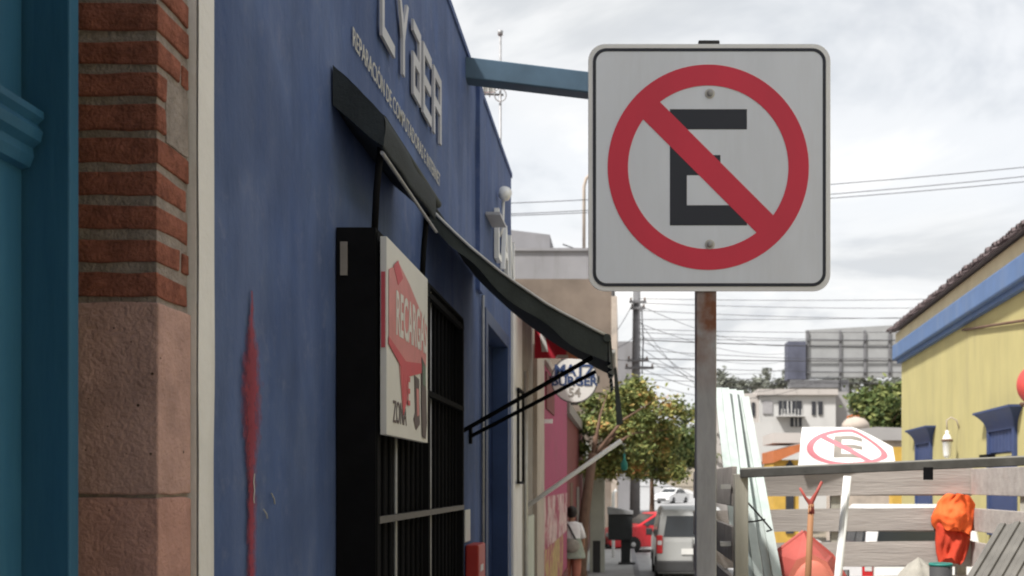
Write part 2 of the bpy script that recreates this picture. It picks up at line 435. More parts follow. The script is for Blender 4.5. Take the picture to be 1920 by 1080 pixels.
# rust running down from the top of the post
def add_rust(m, z0, z1):
    t = m.node_tree; n = t.nodes; l = t.links; b = n['Principled BSDF']
    src = b.inputs['Base Color'].links[0].from_socket
    tcn = n.new('ShaderNodeTexCoord'); sp = n.new('ShaderNodeSeparateXYZ'); l.new(tcn.outputs['Object'], sp.inputs[0])
    no = n.new('ShaderNodeTexNoise'); no.inputs['Scale'].default_value = 14; no.inputs['Detail'].default_value = 8
    l.new(tcn.outputs['Object'], no.inputs['Vector'])
    r = n.new('ShaderNodeMapRange'); l.new(sp.outputs['Z'], r.inputs[0]); r.inputs[1].default_value = z0; r.inputs[2].default_value = z1
    a = n.new('ShaderNodeMath'); a.operation = 'MULTIPLY'; l.new(r.outputs[0], a.inputs[0])
    r2 = n.new('ShaderNodeMapRange'); l.new(no.outputs['Fac'], r2.inputs[0]); r2.inputs[1].default_value = .35; r2.inputs[2].default_value = .6
    l.new(r2.outputs[0], a.inputs[1])
    x = n.new('ShaderNodeMix'); x.data_type = 'RGBA'; l.new(a.outputs[0], x.inputs['Factor'])
    l.new(src, x.inputs['A']); x.inputs['B'].default_value = (.19, .08, .045, 1)
    l.new(x.outputs['Result'], b.inputs['Base Color'])
M['post'] = mat('sign_post_steel', (.35, .352, .37), .55, .2, 12, .1, metal=.25, stretch=(2, 2, .5))
add_rust(M['post'], 1.88, 2.06)
# pits in the stone
def add_pits(m, scale, thr, col):
    t = m.node_tree; n = t.nodes; l = t.links; b = n['Principled BSDF']
    src = b.inputs['Base Color'].links[0].from_socket
    tcn = n.new('ShaderNodeTexCoord'); v = n.new('ShaderNodeTexVoronoi'); v.inputs['Scale'].default_value = scale
    l.new(tcn.outputs['Object'], v.inputs['Vector'])
    no = n.new('ShaderNodeTexNoise'); no.inputs['Scale'].default_value = scale * .4; l.new(tcn.outputs['Object'], no.inputs['Vector'])
    ad = n.new('ShaderNodeMath'); ad.operation = 'MULTIPLY'; l.new(no.outputs['Fac'], ad.inputs[0]); ad.inputs[1].default_value = thr * 2
    lt = n.new('ShaderNodeMath'); lt.operation = 'LESS_THAN'; l.new(v.outputs['Distance'], lt.inputs[0]); l.new(ad.outputs[0], lt.inputs[1])
    x = n.new('ShaderNodeMix'); x.data_type = 'RGBA'; l.new(lt.outputs[0], x.inputs['Factor'])
    l.new(src, x.inputs['A']); x.inputs['B'].default_value = (*col, 1); l.new(x.outputs['Result'], b.inputs['Base Color'])
M['stone2'] = mat('rosy_cantera_stone', (.52, .30, .265), .95, .2, 9, .9, 70, col2=(.43, .25, .22), spec=.1)
add_pits(M['stone2'], 26, .05, (.12, .06, .05))
add_pits(M['stone'], 26, .075, (.09, .055, .045))

# ================================================================== ground
def strip(x0f, x1f, zf, ys, th=None):
    mb = MB(); n = len(ys)
    vs = []
    for y in ys: vs += [(x0f(y), y, zf(y)), (x1f(y), y, zf(y))]
    mb.add(vs, [(2*i, 2*i+1, 2*i+3, 2*i+2) for i in range(n - 1)])
    if th:
        vs = []
        for y in ys: vs += [(x0f(y), y, zf(y) - th), (x1f(y), y, zf(y) - th)]
        mb.add(vs, [(2*i+2, 2*i+3, 2*i+1, 2*i) for i in range(n - 1)])
        a, b = 0, 2*n
        mb.f += [[a+2*i, a+2*i+2, b+2*i+2, b+2*i] for i in range(n-1)] + [[a+2*i+1, b+2*i+1, b+2*i+3, a+2*i+3] for i in range(n-1)]
        mb.sm += [False] * (2*(n-1))
    return mb
YS = [-200, -60, -30, -12, 0, 6, 12, 20, 28, 34, 40, 60, 80, 107, 150, 200, 300, 420, 800, 1200]
def wallx(y): return 4.74 + .0745 * y      # line of the yellow house
KERB = .46
struct('ground', strip(lambda y: -900, lambda y: 900, lambda y: gz(y) - .20, YS), M['earth'])
struct('road', strip(lambda y: KERB - .02, lambda y: wallx(min(y, 60)) - .8, lambda y: rz(y), YS[:-3]), M['asph'])
for i, y in enumerate(range(-8, 46, 2)):
    pass
YP = [-30, -12, 0, 6, 12, 20, 28, 34, 40, 60, 80, 107, 150]
struct('pavement', strip(lambda y: -1.2, lambda y: KERB - .14, lambda y: gz(y), YP, .2), M['conc'])
struct('kerb', strip(lambda y: KERB - .135, lambda y: KERB, lambda y: gz(y) + .004, YP, .25), M['greycm'])
struct('far_pavement', strip(lambda y: wallx(min(y, 60)) - .8, lambda y: wallx(min(y, 60)) + .1, lambda y: gz(y) - .02, YP, .2), M['conc'])

# ================================================================== house with the brick doorway (nearest, left)
WX = -.98
DJ = 2.26          # far jamb of the doorway
ho = thing('doorway_house', 'brick and stone doorway with a recessed teal door at the left edge', 'house', (-1.4, 1.6, gz(1.6)))
# wall masses: near side, above the door; unseen height raised to shade the sign
mb = MB().box((WX - .45, -9, -.1), (WX, .95, 6.2)); mb.build('wall', M['white'], ho)
MB().box((WX - .45, .95, 3.45), (WX - .001, 2.435, 6.2)).build('lintel_wall', M['white'], ho)
MB().box((-1.42, 2.285, -.1), (WX - .03, 2.53, 3.45)).build('wall_core', M['mortar'], ho)
MB().box((-3.5, .95, 3.4), (-1.43, 2.3, 3.44)).build('ceiling', M['dark'], ho)
jam = MB().box((-1.18, DJ + .008, -.1), (WX - .008, 2.428, 3.45)).build('mortar_bed', M['mortar'], ho)
z = 1.984; i = 0
CP = .070
def warp_box(x0, x1, y0, y1, z0, z1, j=.004, seg=3):
    """a hand-made brick: box with wobbly faces"""
    mb = MB(); rnd = random.random
    nx, ny, nz = seg, seg, 2
    off = Vector((rnd()*50, rnd()*50, rnd()*50))
    idx = {}; vs = []; fs = []
    def vert(a, b, c):
        k = (a, b, c)
        if k in idx: return idx[k]
        p = Vector((x0+(x1-x0)*a/nx, y0+(y1-y0)*b/ny, z0+(z1-z0)*c/nz))
        q = p*14 + off
        p += Vector((noise.noise(q)*.6, noise.noise(q+Vector((9,3,1)))*.6, noise.noise(q+Vector((2,8,5)))*1.8))*j*1.6
        # soften the corners
        e = sum((t in (0, m)) for t, m in ((a, nx), (b, ny), (c, nz)))
        if e >= 2:
            ctr = Vector(((x0+x1)/2, (y0+y1)/2, (z0+z1)/2)); p += (ctr - p).normalized() * j * 1.2
        idx[k] = len(vs); vs.append(p); return idx[k]
    for a in range(nx):
        for b in range(ny):
            fs.append([vert(a,b,0), vert(a,b+1,0), vert(a+1,b+1,0), vert(a+1,b,0)]); fs.append([vert(a,b,nz), vert(a+1,b,nz), vert(a+1,b+1,nz), vert(a,b+1,nz)])
    for a in range(nx):
        for c in range(nz):
            fs.append([vert(a,0,c), vert(a+1,0,c), vert(a+1,0,c+1), vert(a,0,c+1)]); fs.append([vert(a,ny,c), vert(a,ny,c+1), vert(a+1,ny,c+1), vert(a+1,ny,c)])
    for b in range(ny):
        for c in range(nz):
            fs.append([vert(0,b,c), vert(0,b,c+1), vert(0,b+1,c+1), vert(0,b+1,c)]); fs.append([vert(nx,b,c), vert(nx,b+1,c), vert(nx,b+1,c+1), vert(nx,b,c+1)])
    mb.add(vs, fs, False); return mb
z += .012
while z < 3.42:
    h = CP - .019 + random.uniform(-.004, .004)
    short = i in (5, 6)                           # two courses patched with mortar on the street face
    y1 = DJ + (.045 if short else random.choice([.12, .155, .165, .165]))
    o = warp_box(-1.175, WX + random.uniform(-.003, .002), DJ + random.uniform(-.002, .002), y1, z, z + h, .0024).build('brick', M['brick'], jam, bevel=.003)
    if not short and y1 < DJ + .13:
        warp_box(-1.02, WX - .002, y1 + .012, DJ + .168, z, z + h, .0022).build('brick', M['brick'], jam, bevel=.003)
    z += CP + random.uniform(-.002, .002); i += 1
warp_box(-1.03, WX - .004, DJ + .048, DJ + .168, 1.996 + 5*CP - .01, 1.996 + 7*CP - .012, .002, 4).build('mortar_patch', M['mortar'], jam)
for z0, z1 in ((1.574, 1.984), (1.14, 1.568), (.7, 1.134), (.22, .694), (-.08, .214)):
    warp_box(-1.17, WX + .001, DJ - .002, 2.432, z0, z1, .0014, 6).build('stone_block', M['stone2'] if z1 == 1.568 else M['stone'], ho, bevel=.004)
# white plaster band between the two houses
mb = MB()
def band(u, v):
    zz_ = -.05 + 4.3 * v; e = noise.noise(Vector((u*3, 0, zz_*2.2))) * .006
    return (WX + .014 + noise.noise(Vector((u*5, 4, zz_*4)))*.002, 2.437 + u*.094 + (e if u > .5 else e*.7), zz_)
mb.grid(band, 4, 60)
mb.box((WX - .3, 2.437, -.05), (WX + .008, 2.531, 4.25)); mb.build('plaster_band', M['white'], ho)
# teal door, recessed
fr = MB().box((-1.32, 2.14, -.05), (-1.107, 2.178, 3.4)).build('door_frame', M['teal'], ho, bevel=.004)
MB().box((-1.32, .95, 3.15), (-1.10, 2.14, 3.4)).build('door_frame', M['teal'], ho, bevel=.004)
MB().box((-1.32, .95, -.05), (-1.10, 1.05, 3.15)).build('door_frame', M['teal'], ho, bevel=.004)
MB().box((-1.32, 2.179, -.05), (-1.172, 2.262, 3.4)).build('mortar_fillet', M['shade_mortar'], ho)
lf = MB().box((-1.25, 1.05, -.03), (-1.20, 2.136, 3.15)).build('door', M['teal'], ho, bevel=.003)
def hmould(zc):
    mb = MB(); prof = [(0, -.055), (.018, -.05), (.026, -.03), (.024, -.012), (.04, 0), (.044, .02), (.034, .034), (.046, .046), (.046, .06), (0, .062)]
    mb.prism([(a, b) for a, b in prof], (-1.2, 1.06, zc), (1, 0, 0), (0, 0, 1), (0, 1, 0), 1.072); return mb
for zc in (2.28, 1.05): hmould(zc).build('moulding', M['teal'], lf)
for z0, z1 in ((2.5, 3.05), (1.25, 2.1), (.2, .9)):
    MB().box((-1.199, 1.2, z0), (-1.187, 2.02, z1)).build('panel', M['teal'], lf, bevel=.008)

# unseen canopy and pier, added to keep the doorway recess in shade
cp = thing('added_shade_canopy', 'unseen canopy added over the teal doorway to shade it', 'canopy', (-.7, .3, 2.86))
MB().box((-1.45, -3.2, 2.87), (-.42, 1.9, 2.91)).build('roof_sheet', M['canv'], cp)
MB().box((-.45, -3.2, 2.77), (-.415, 1.9, 2.869)).build('edge_beam', M['black'], cp)
pr_ = thing('added_shade_pier', 'unseen pier added beside the camera to shade the doorway', 'pier', (-.8, .3, gz(0)))
MB().box((WX + .002, -.9, -.1), (-.30, .5, 2.86)).build('shaft', M['stone'], pr_, bevel=.01)
MB().box((WX + .002, .502, -.1), (-.745, 1.14, 2.855)).build('shaft', M['stone'], pr_, bevel=.01)

# ================================================================== the blue internet shop
bs = thing('blue_shop', 'blue plastered shop front with raised metal lettering and a black grille', 'shop', (-2.5, 6, gz(6)))
D0, D1, HT = 2.53, 9.47, 4.31
O0, O1, OT = 3.78, 5.60, 2.44     # grille opening
N0, N1, NT = 7.56, 8.92, 2.75     # navy door opening
def plate_rough(y0, y1, z0, z1, x=WX, th=.24):
    """wall mass with a slightly uneven street face"""
    mb = MB(); ny = max(2, int((y1-y0)/.12)); nz = max(2, int((z1-z0)/.12))
    mb.grid(lambda u, v: (x + .004*noise.noise(Vector(((y0+(y1-y0)*u)*2.5, 0, (z0+(z1-z0)*v)*2.5))), y0+(y1-y0)*u, z0+(z1-z0)*v), ny, nz)
    mb.box((x - th, y0, z0), (x - .006, y1, z1)); return mb
plate_rough(D0 + .002, O0, -.3, HT).build('wall', M['blue'], bs)
plate_rough(O0, O1, OT, HT).build('wall', M['blue'], bs)
plate_rough(O1, N0, -.4, HT).build('wall', M['blue'], bs)
plate_rough(N0, N1, NT, HT).build('wall', M['blue'], bs)
plate_rough(N1, D1, -.4, HT).build('wall', M['blue'], bs)
MB().box((WX - 6, D1 - .2, -.4), (WX - .24, D1, HT)).build('end_wall', M['blue'], bs)
MB().box((WX - 6, D0, HT - .6), (WX - .24, D1 - .2, HT - .45)).build('roof', M['greycm'], bs)
MB().box((WX - .245, D0, HT - .004), (WX + .012, D1 + .01, HT + .035)).build('parapet_cap', M['blue'], bs)
# recess behind the grille: a dim shop room
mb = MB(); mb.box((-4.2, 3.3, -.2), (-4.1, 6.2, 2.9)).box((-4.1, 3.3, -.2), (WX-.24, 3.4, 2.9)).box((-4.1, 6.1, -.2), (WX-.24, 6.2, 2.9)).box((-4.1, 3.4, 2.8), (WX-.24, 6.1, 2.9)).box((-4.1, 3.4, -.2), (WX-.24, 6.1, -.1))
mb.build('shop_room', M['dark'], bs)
# iron cage: side sheet toward us, front with bars
cg = thing('door_grille', 'black iron security grille standing out from the blue wall', 'grille', (-.9, 4.6, gz(4.6)))
CX0, CX1, C0, C1, CT = WX + .004, -.842, 3.655, 5.69, 2.475
MB().box((CX0, C0, -.1), (CX1, C0 + .018, CT)).build('side_sheet', M['black'], cg)
MB().box((CX0, C1 - .018, -.1), (CX1, C1, CT)).build('side_sheet', M['black'], cg)
MB().box((CX0, C0 + .018, CT - .012), (CX1, C1 - .018, CT)).build('top_sheet', M['black'], cg)
MB().box((CX1 - .058, C0 + .02, -.1), (CX1 - .045, C1 - .02, CT - .014)).build('dark_back_sheet', M['black'], cg)  # black sheet added to keep the gaps between the bars dark
MB().box((-.962, C0 - .006, CT - .165), (-.938, C0 - .0005, CT - .05)).build('latch_plate', M['greyp'], cg)
for y in (C0 + .03, 4.66, C1 - .03): MB().box((CX1 - .03, y - .02, -.1), (CX1 + .004, y + .02, CT - .014)).build('frame_post', M['black'], cg)
for zc in (.08, .78, 1.47, 1.99, 2.42): MB().box((CX1 - .014, C0 + .03, zc - .012), (CX1 + .008, C1 - .03, zc + .012)).build('cross_bar', M['rail'] if zc == 1.47 else M['black'], cg)
y = C0 + .11; k = 0
while y < C1 - .06:
    if abs(y - 4.66) > .03:
        mt = M['steel'] if k in (3, 10) else M['black']
        MB().tube([(CX1 - .022, y, -.08), (CX1 - .022, y, CT - .014)], .007, 8).build('bar', mt, cg)
    y += .105; k += 1
# navy door
dn = MB().box((WX - .16, N0 + .02, -.3), (WX - .12, N1 - .02, NT - .02)).build('door', M['blue2'], bs, bevel=.004)
for a, b in ((-.1, .95), (1.05, 1.75), (1.85, 2.6)):
    MB().box((WX - .119, N0 + .15, a), (WX - .11, N1 - .15, b)).build('door_panel', M['blue2'], dn, bevel=.004)
for ya, yb in ((N0 - .1, N0 + .018), (N1 - .018, N1 + .1)):
    MB().box((WX - .1, ya, -.3), (WX + .035, yb, NT + .08)).build('door_surround', M['blue2'], bs, bevel=.004)
MB().box((WX - .1, N0 + .018, NT - .018), (WX + .033, N1 - .018, NT + .08)).build('door_surround', M['blue2'], bs, bevel=.004)
# pilaster strip high up at the party line, conduit
MB().box((WX - .01, 7.18, 2.9), (WX + .028, 7.36, HT)).build('pilaster', M['blue'], bs)
MB().tube([(WX + .02, 7.40, -.1), (WX + .02, 7.40, 2.9)], .011, 8).build('conduit', M['steel'], bs)
# red spray streak and a scratch, thin films of paint on the plaster
def soft_paint(m):
    t = m.node_tree; n = t.nodes; l = t.links; b = n['Principled BSDF']; o_ = n['Material Output']
    at = n.new('ShaderNodeAttribute'); at.attribute_name = 'cover'
    tcn = n.new('ShaderNodeTexCoord'); no = n.new('ShaderNodeTexNoise'); no.inputs['Scale'].default_value = 45; no.inputs['Detail'].default_value = 6
    l.new(tcn.outputs['Object'], no.inputs['Vector'])
    ad = n.new('ShaderNodeMath'); ad.operation = 'ADD'; l.new(at.outputs['Fac'], ad.inputs[0]); l.new(no.outputs['Fac'], ad.inputs[1])
    r = n.new('ShaderNodeMapRange'); l.new(ad.outputs[0], r.inputs[0]); r.inputs[1].default_value = .62; r.inputs[2].default_value = 1.25; r.inputs[4].default_value = .85
    tr_ = n.new('ShaderNodeBsdfTransparent'); mx_ = n.new('ShaderNodeMixShader')
    l.new(r.outputs[0], mx_.inputs[0]); l.new(tr_.outputs[0], mx_.inputs[1]); l.new(b.outputs[0], mx_.inputs[2]); l.new(mx_.outputs[0], o_.inputs[0])
soft_paint(M['streak'])
def streak(pts, m, name):
    mb = MB(); vs = []; cov = []
    for zc, yc, hw in pts:
        for q, c_ in ((-2.1, 0), (-.3, .8), (.3, .8), (2.1, 0)):
            vs.append((WX + .0075, yc + q*hw, zc)); cov.append(c_)
    mb.add(vs, [(4*i+k, 4*i+k+1, 4*i+k+5, 4*i+k+4) for i in range(len(pts)-1) for k in range(3)], True)
    o = mb.build(name, m, bs, fix=False)
    at = o.data.attributes.new('cover', 'FLOAT', 'POINT'); at.data.foreach_set('value', cov)
    return o
pts = []
dS = 2000 * .98 / (1165 - 467)
for k in range(46):
    py = 545 + k * 13
    if py < 610: hw = .004 + .011 * (py - 545) / 65
    elif py < 640: hw = .015 + .018 * (py - 610) / 30
    elif py < 780: hw = .033 + .02 * math.sin((py - 640) / 140 * math.pi * .7)
    elif py < 900: hw = .05 - .028 * (py - 780) / 120
    else: hw = .024
    hw *= 1 + .22 * noise.noise(Vector((k * .6, 1, 0)))
    pts.append((PZ(py, dS), dS + .006 * noise.noise(Vector((k * .3, 7, 2))), hw * .9))
streak(pts, M['streak'], 'paint_streak')
pts = [(PZ(py, dS) , dS + .012 + .003*math.sin(py*.2), .0035) for py in range(888, 952, 8)]
mbx = MB(); vs = []
for zc, yc, hw in pts: vs += [(WX + .0095, yc - hw, zc), (WX + .0095, yc + hw, zc)]
mbx.add(vs, [(2*i, 2*i+1, 2*i+3, 2*i+2) for i in range(len(pts)-1)]).build('scratch', M['lettw'], bs, fix=False)
for (pa, pb) in (((505, 925), (511, 945)), ((490, 955), (497, 972))):
    mbx = MB(); d = 2000*.98/(1165-pa[0]); d2 = 2000*.98/(1165-pb[0])
    mbx.tube([(WX+.006, d, PZ(pa[1], d)), (WX+.006, (d+d2)/2+.008, PZ((pa[1]+pb[1])/2, d)), (WX+.006, d2, PZ(pb[1], d2))], .0022, 5).build('scratch', M['lettw'], bs)
# raised letters CYBER, cut from sheet, squared techno forms
LZ, LH, TV, TH = 3.395, .345, .038, .052
def rect_letter(ch, y0, w_):
    H, tv, th = LH, TV, TH; m0, m1 = H/2 - th/2, H/2 + th/2
    R_ = {'C': [(0, 0, tv, H), (tv, 0, w_, th), (tv, H-th, w_, H)],
          'B': [(w_-tv, 0, w_, H), (0, H-th, w_-tv, H), (0, m0, w_-tv, m1), (0, th, tv, m0), (0, 0, w_-tv, th)],
          'E': [(0, 0, tv, H), (tv, 0, w_, th), (tv, m0, w_*.92, m1), (tv, H-th, w_, H)],
          'R': [(0, 0, tv, H), (tv, H-th, w_, H), (w_-tv, m1, w_, H-th), (tv, m0, w_, m1), (w_-tv, 0, w_, m0)]}
    mb = MB()
    if ch == 'Y':
        mb.prism([(0, H), (tv*.9, H), (w_/2, H*.66), (w_-tv*.9, H), (w_, H), (w_/2+tv/2, H*.46), (w_/2+tv/2, 0), (w_/2-tv/2, 0), (w_/2-tv/2, H*.46)], (WX + .01, y0, LZ), (0, 1, 0), (0, 0, 1), (1, 0, 0), .012)
    else:
        for a, b, c, d_ in R_[ch]: mb.box((WX + .01, y0 + a, LZ + b), (WX + .022, y0 + c, LZ + d_))
    return mb.build('letter', M['silver'], bs)
for ch, y0, wd in (('C', 4.28, .235), ('Y', 4.60, .21), ('B', 4.92, .185), ('E', 5.165, .225), ('R', 5.455, .23)):
    rect_letter(ch, y0, wd)
# painted line of text under it
text_part('REPARACIÓN DE COMPUTADORAS E INTERNET', .10, (WX + .0065, 3.86, 3.185), (0, 1, 0), (0, 0, 1), (1, 0, 0), .0015, 'lettering', M['lettw'], bs, sx=.86, bold=.004)
# blue beam from the top of the wall, out over the pavement
mb = MB(); a0 = Vector((WX - .1, 6.76, 4.22)); a1 = Vector((.18, 6.98, 4.15))
mb.bar(a0, a1, .13, .135)
bm_o = mb.build('beam', M['armblue'], bs, bevel=.008)

# second sign on the far part of the blue front: white channel letters on a shelf, small flood lamp
s2 = thing('channel_letter_sign', 'white raised letters on a small shelf at the far end of the blue front', 'sign', (WX + .05, 8.3, 3.3))
MB().box((WX + .006, 7.66, 3.525), (WX + .11, 8.05, 3.545)).build('shelf', M['silver'], s2)
yy = 8.12
for ch, sx in (('L', .26), ('A', .36), ('N', .36)):
    text_part(ch, .56, (WX + .008, yy, 3.32), (0, 1, 0), (0, 0, 1), (1, 0, 0), .035, 'letter', M['pvc'], s2, sx=.9)
    yy += .45
fl = thing('flood_lamp', 'small white flood lamp on a bent arm above the far lettering', 'lamp', (WX, 8.45, 3.85))
MB().tube([(WX + .012, 8.45, 3.55), (WX + .04, 8.45, 3.62), (WX + .045, 8.45, 3.86)], .012, 8).build('arm', M['pvc'], fl)
MB().lathe([(.02, 0), (.05, .03), (.055, .09), (.0, .1)], (WX + .045, 8.45, 3.85), 14, (.3, -.8, .4)).build('head', M['pvc'], fl)

# poster lightbox on the grille
ps = thing('hanging_poster', 'white poster board with a red speech bubble hung on the black grille', 'poster', (-.82, 4.05, 1.78))
PX0 = -.829; Y0, Y1, Z0, Z1 = 3.665, 4.44, 1.765, 2.447
MB().box((PX0, Y0, Z0), (PX0 + .023, Y1, Z1)).build('board', M['posterw'], ps, bevel=.002)
fx = PX0 + .0235
def flat(poly, m, name, lift=0.0012, th=.001):
    MB().prism(poly, (fx + lift, Y0, Z0), (0, 1, 0), (0, 0, 1), (1, 0, 0), th).build(name, m, ps)
W_, H_ = Y1 - Y0, Z1 - Z0
def pp(a, b): return (a*W_, b*H_)
flat([pp(.03, .84), pp(.03, .46), pp(.25, .40), pp(.33, .16), pp(.46, .36), pp(.93, .45), pp(.96, .70), pp(.5, .86), pp(.25, .92)], M['posterp'], 'speech_bubble')
flat([pp(.02, .46), pp(.28, .38), pp(.34, .12), pp(.42, .2), pp(.44, .34), pp(.9, .42), pp(.9, .47), pp(.4, .42), pp(.02, .5)], M['posterr'], 'bubble_edge', .0025)
flat([pp(.12, .88), pp(.22, .93), pp(.33, .86), pp(.22, .80)], M['posterr'], 'bubble_mark', .0028)
text_part('RECARGAS', .22, (fx + .0028, Y0 + .17*W_, Z0 + .54*H_), (0, 1, 0), (0, 0, 1), (1, 0, 0), .001, 'lettering', M['posterw'], ps, sx=.55, bold=.02)
text_part('DE', .15, (fx + .003, Y0 + .33*W_, Z0 + .19*H_), (0, 1, 0), (0, 0, 1), (1, 0, 0), .001, 'lettering', M['posterr'], ps, sx=.7, bold=.02)
flat([pp(.62, .37), pp(.74, .36), pp(.76, .10), pp(.66, .06), pp(.60, .12), pp(.64, .16)], M['posterd'], 'phone_picture', .0015)
flat([pp(.80, .50), pp(.9, .46), pp(.95, .12), pp(.91, .02), pp(.82, .03), pp(.80, .2)], M['posterd'], 'phone_picture', .0032)
flat([pp(.82, .47), pp(.90, .45), pp(.90, .33), pp(.82, .34)], M['posterg'], 'screen_picture', .0046)
flat([pp(.66, .30), pp(.72, .30), pp(.73, .15), pp(.68, .14)], M['posterp'], 'hand_picture', .0030)
text_part('ZONA', .115, (fx + .0015, Y0 + .12*W_, Z0 + .07*H_), (0, 1, 0), (0, 0, 1), (1, 0, 0), .001, 'lettering', M['posterd'], ps, sx=.7)
MB().box((PX0 + .004, Y0 - .0035, Z0 + .3), (PX0 + .018, Y0 - .0005, Z0 + .56)).build('red_tape', M['posterr'], ps)
for yy in (3.9, 4.2): MB().tube([(PX0 + .01, yy, Z1), (CX1 - .01, yy, Z1 + .025)], .003, 6).build('hanger', M['wire'], ps)

# ------------------------------------------------------------------ awnings on the blue shop
aw = thing('folded_awning', 'folded dark awning rolled up against the blue wall under the lettering', 'awning', (WX, 4.2, 2.6))
A0, A1 = 3.6, 4.60
prof = [(0, 3.01), (.045, 2.968), (.09, 2.925), (.135, 2.88), (.172, 2.838), (.176, 2.79), (.172, 2.735), (.13, 2.762), (.09, 2.798), (.045, 2.838), (0, 2.875)]
def fold(u, v):
    i = v * (len(prof) - 1); a = int(min(i, len(prof) - 2)); t = i - a
    x = prof[a][0] + (prof[a+1][0] - prof[a][0]) * t; zc = prof[a][1] + (prof[a+1][1] - prof[a][1]) * t
    y = A0 + (A1 - A0) * u
    q = noise.noise(Vector((y * 3, v * 6, 1)))
    return (WX + .006 + max(0, x + q * .008 * (1 if .15 < v < .9 else 0)), y, zc + noise.noise(Vector((y * 4, v * 5, 9))) * .009 - .008 * math.sin(u * math.pi) * (v > .4))
mb = MB(); mb.grid(fold, 26, 33)
for yv in (A0, A1):
    mb.add([(WX + .006 + a, yv, b) for a, b in prof], [tuple(range(len(prof)))])
mb.build('canvas', M['canv'], aw)
MB().tube([(WX + .16, A0 + .05, 2.842), (WX + .16, A1 + .16, 2.842)], .018, 12).build('roller', M['canvt'], aw)
MB().tube([(WX + .168, A0 + .02, 2.72), (WX + .16, A1 + .12, 2.71)], .007, 8).build('front_bar', M['steel'], aw)
for yv in (A0 + .07, A1 - .05):
    MB().tube([(WX + .155, yv, 2.79), (WX + .135, yv + .01, 2.60), (WX + .125, yv + .02, 2.44)], .012, 8).build('strut', M['black'], aw)
MB().box((WX + .003, A0 + .06, 2.97), (WX + .02, A1 + .16, 3.008)).build('wall_bar', M['canv'], aw)

aw2 = thing('open_awning', 'dark awning let down over the pavement on two long iron struts', 'awning', (WX, 6.1, 2.3))
B0, B1 = 5.24, 7.05
W0, W1z = 2.975, 2.315            # height at the wall and at the front
PRJ = .905
def can(u, v, lift=0.0):
    x = WX + .01 + PRJ * v
    zc = W0 + (W1z - W0) * (v ** .92) - .05 * math.sin(math.pi * v)
    zc += -.02 * math.sin(math.pi * u) * (.3 + v) + .008 * noise.noise(Vector((u * 6, v * 5, 3))) * 2 * (1 if 0 < u < 1 else .5)
    return (x, B0 + (B1 - B0) * u, zc + lift)
mb = MB(); mb.grid(lambda u, v: can(u, v), 18, 18); mb.grid(lambda u, v: can(u, v, -.006), 18, 18)
cv = mb.build('canvas', M['canvt'], aw2, fix=False)
mb = MB(); mb.grid(lambda u, v: (WX + .01 + PRJ + .004 + .012*math.sin(u*38)*v, B0 + (B1-B0)*u, W1z - .02 - .1*v), 40, 4)
mb.build('valance', M['canv'], aw2, fix=False)
MB().tube([(WX + .005 + PRJ, B0 - .015, W1z - .005), (WX + .005 + PRJ, B1 + .015, W1z - .005)], .02, 10).build('front_bar', M['canvt'], aw2)
MB().tube([(WX + .03, B0 - .015, W0), (WX + .03, B1 + .015, W0)], .022, 10).build('wall_bar', M['canv'], aw2)
mb = MB(); mb.grid(lambda u, v: Vector(can(0, u)) + Vector((.004*math.sin(u*30)*v, .003 + .01*noise.noise(Vector((u*7, v, 4)))*v, -.004 - (.055 + .075*u + .014*math.sin(u*17))*v)), 30, 4); mb.build('side_flap', M['canvt'], aw2, fix=False)
MB().tube([Vector(can(0, v / 12)) + Vector((0, -.004, .004)) for v in range(13)], .008, 6).build('hem', M['alum'], aw2)
for yv, zb in ((6.08, 1.86), (6.86, 1.90)):
    MB().tube([(WX + .015, yv, zb), (WX + PRJ - .09, yv, W1z + .0)], .0125, 8).build('strut', M['black'], aw2)
    MB().box((WX + .004, yv - .02, zb - .05), (WX + .02, yv + .02, zb + .05)).build('wall_plate', M['black'], aw2)

# notice and red box by the grille
np_ = thing('red_wall_box', 'small red box fixed low on the blue wall past the grille', 'box', (WX, 6.75, .9))
MB().box((WX + .006, 6.66, .92), (WX + .09, 6.98, 1.21)).build('case', M['redd'], np_, bevel=.01)
MB().box((WX + .0905, 6.74, 1.04), (WX + .093, 6.86, 1.08)).build('plate', M['paper'], np_)
o = MB().box((WX + .006, 6.62, 1.23), (WX + .012, 6.84, 1.43)).build('paper_notice', M['paper'])
tag(o, 'white paper notice taped to the blue wall above the red box', 'notice')

# ================================================================== the no parking sign
sg = thing('no_parking_sign', 'square no parking sign with a barred letter E on a steel post', 'sign', (.2228, 2.72, gz(2.7)))
SC = Vector((.2228, 2.70, 2.3978)); SW, SH = .6135, .6265
def rrect(w_, h_, r, n=7):
    pts = []
    for cx, cy, a0_ in ((w_/2-r, h_/2-r, 0), (-w_/2+r, h_/2-r, 90), (-w_/2+r, -h_/2+r, 180), (w_/2-r, -h_/2+r, 270)):
        for k in range(n + 1):
            a = R(a0_ + 90*k/n); pts.append((cx + r*math.cos(a), cy + r*math.sin(a)))
    return pts
UX, UZ, NY = (1, 0, 0), (0, 0, 1), (0, -1, 0)
def fp(lift): return SC + Vector((0, -lift, 0))
MB().prism(rrect(SW, SH, .043), SC + Vector((0, .004, 0)), UX, UZ, NY, .004).build('plate', M['signe'], sg, bevel=.0015)
MB().prism(rrect(SW - .026, SH - .026, .033), fp(.0002), UX, UZ, NY, .001).build('face_sheet', M['signw'], sg)
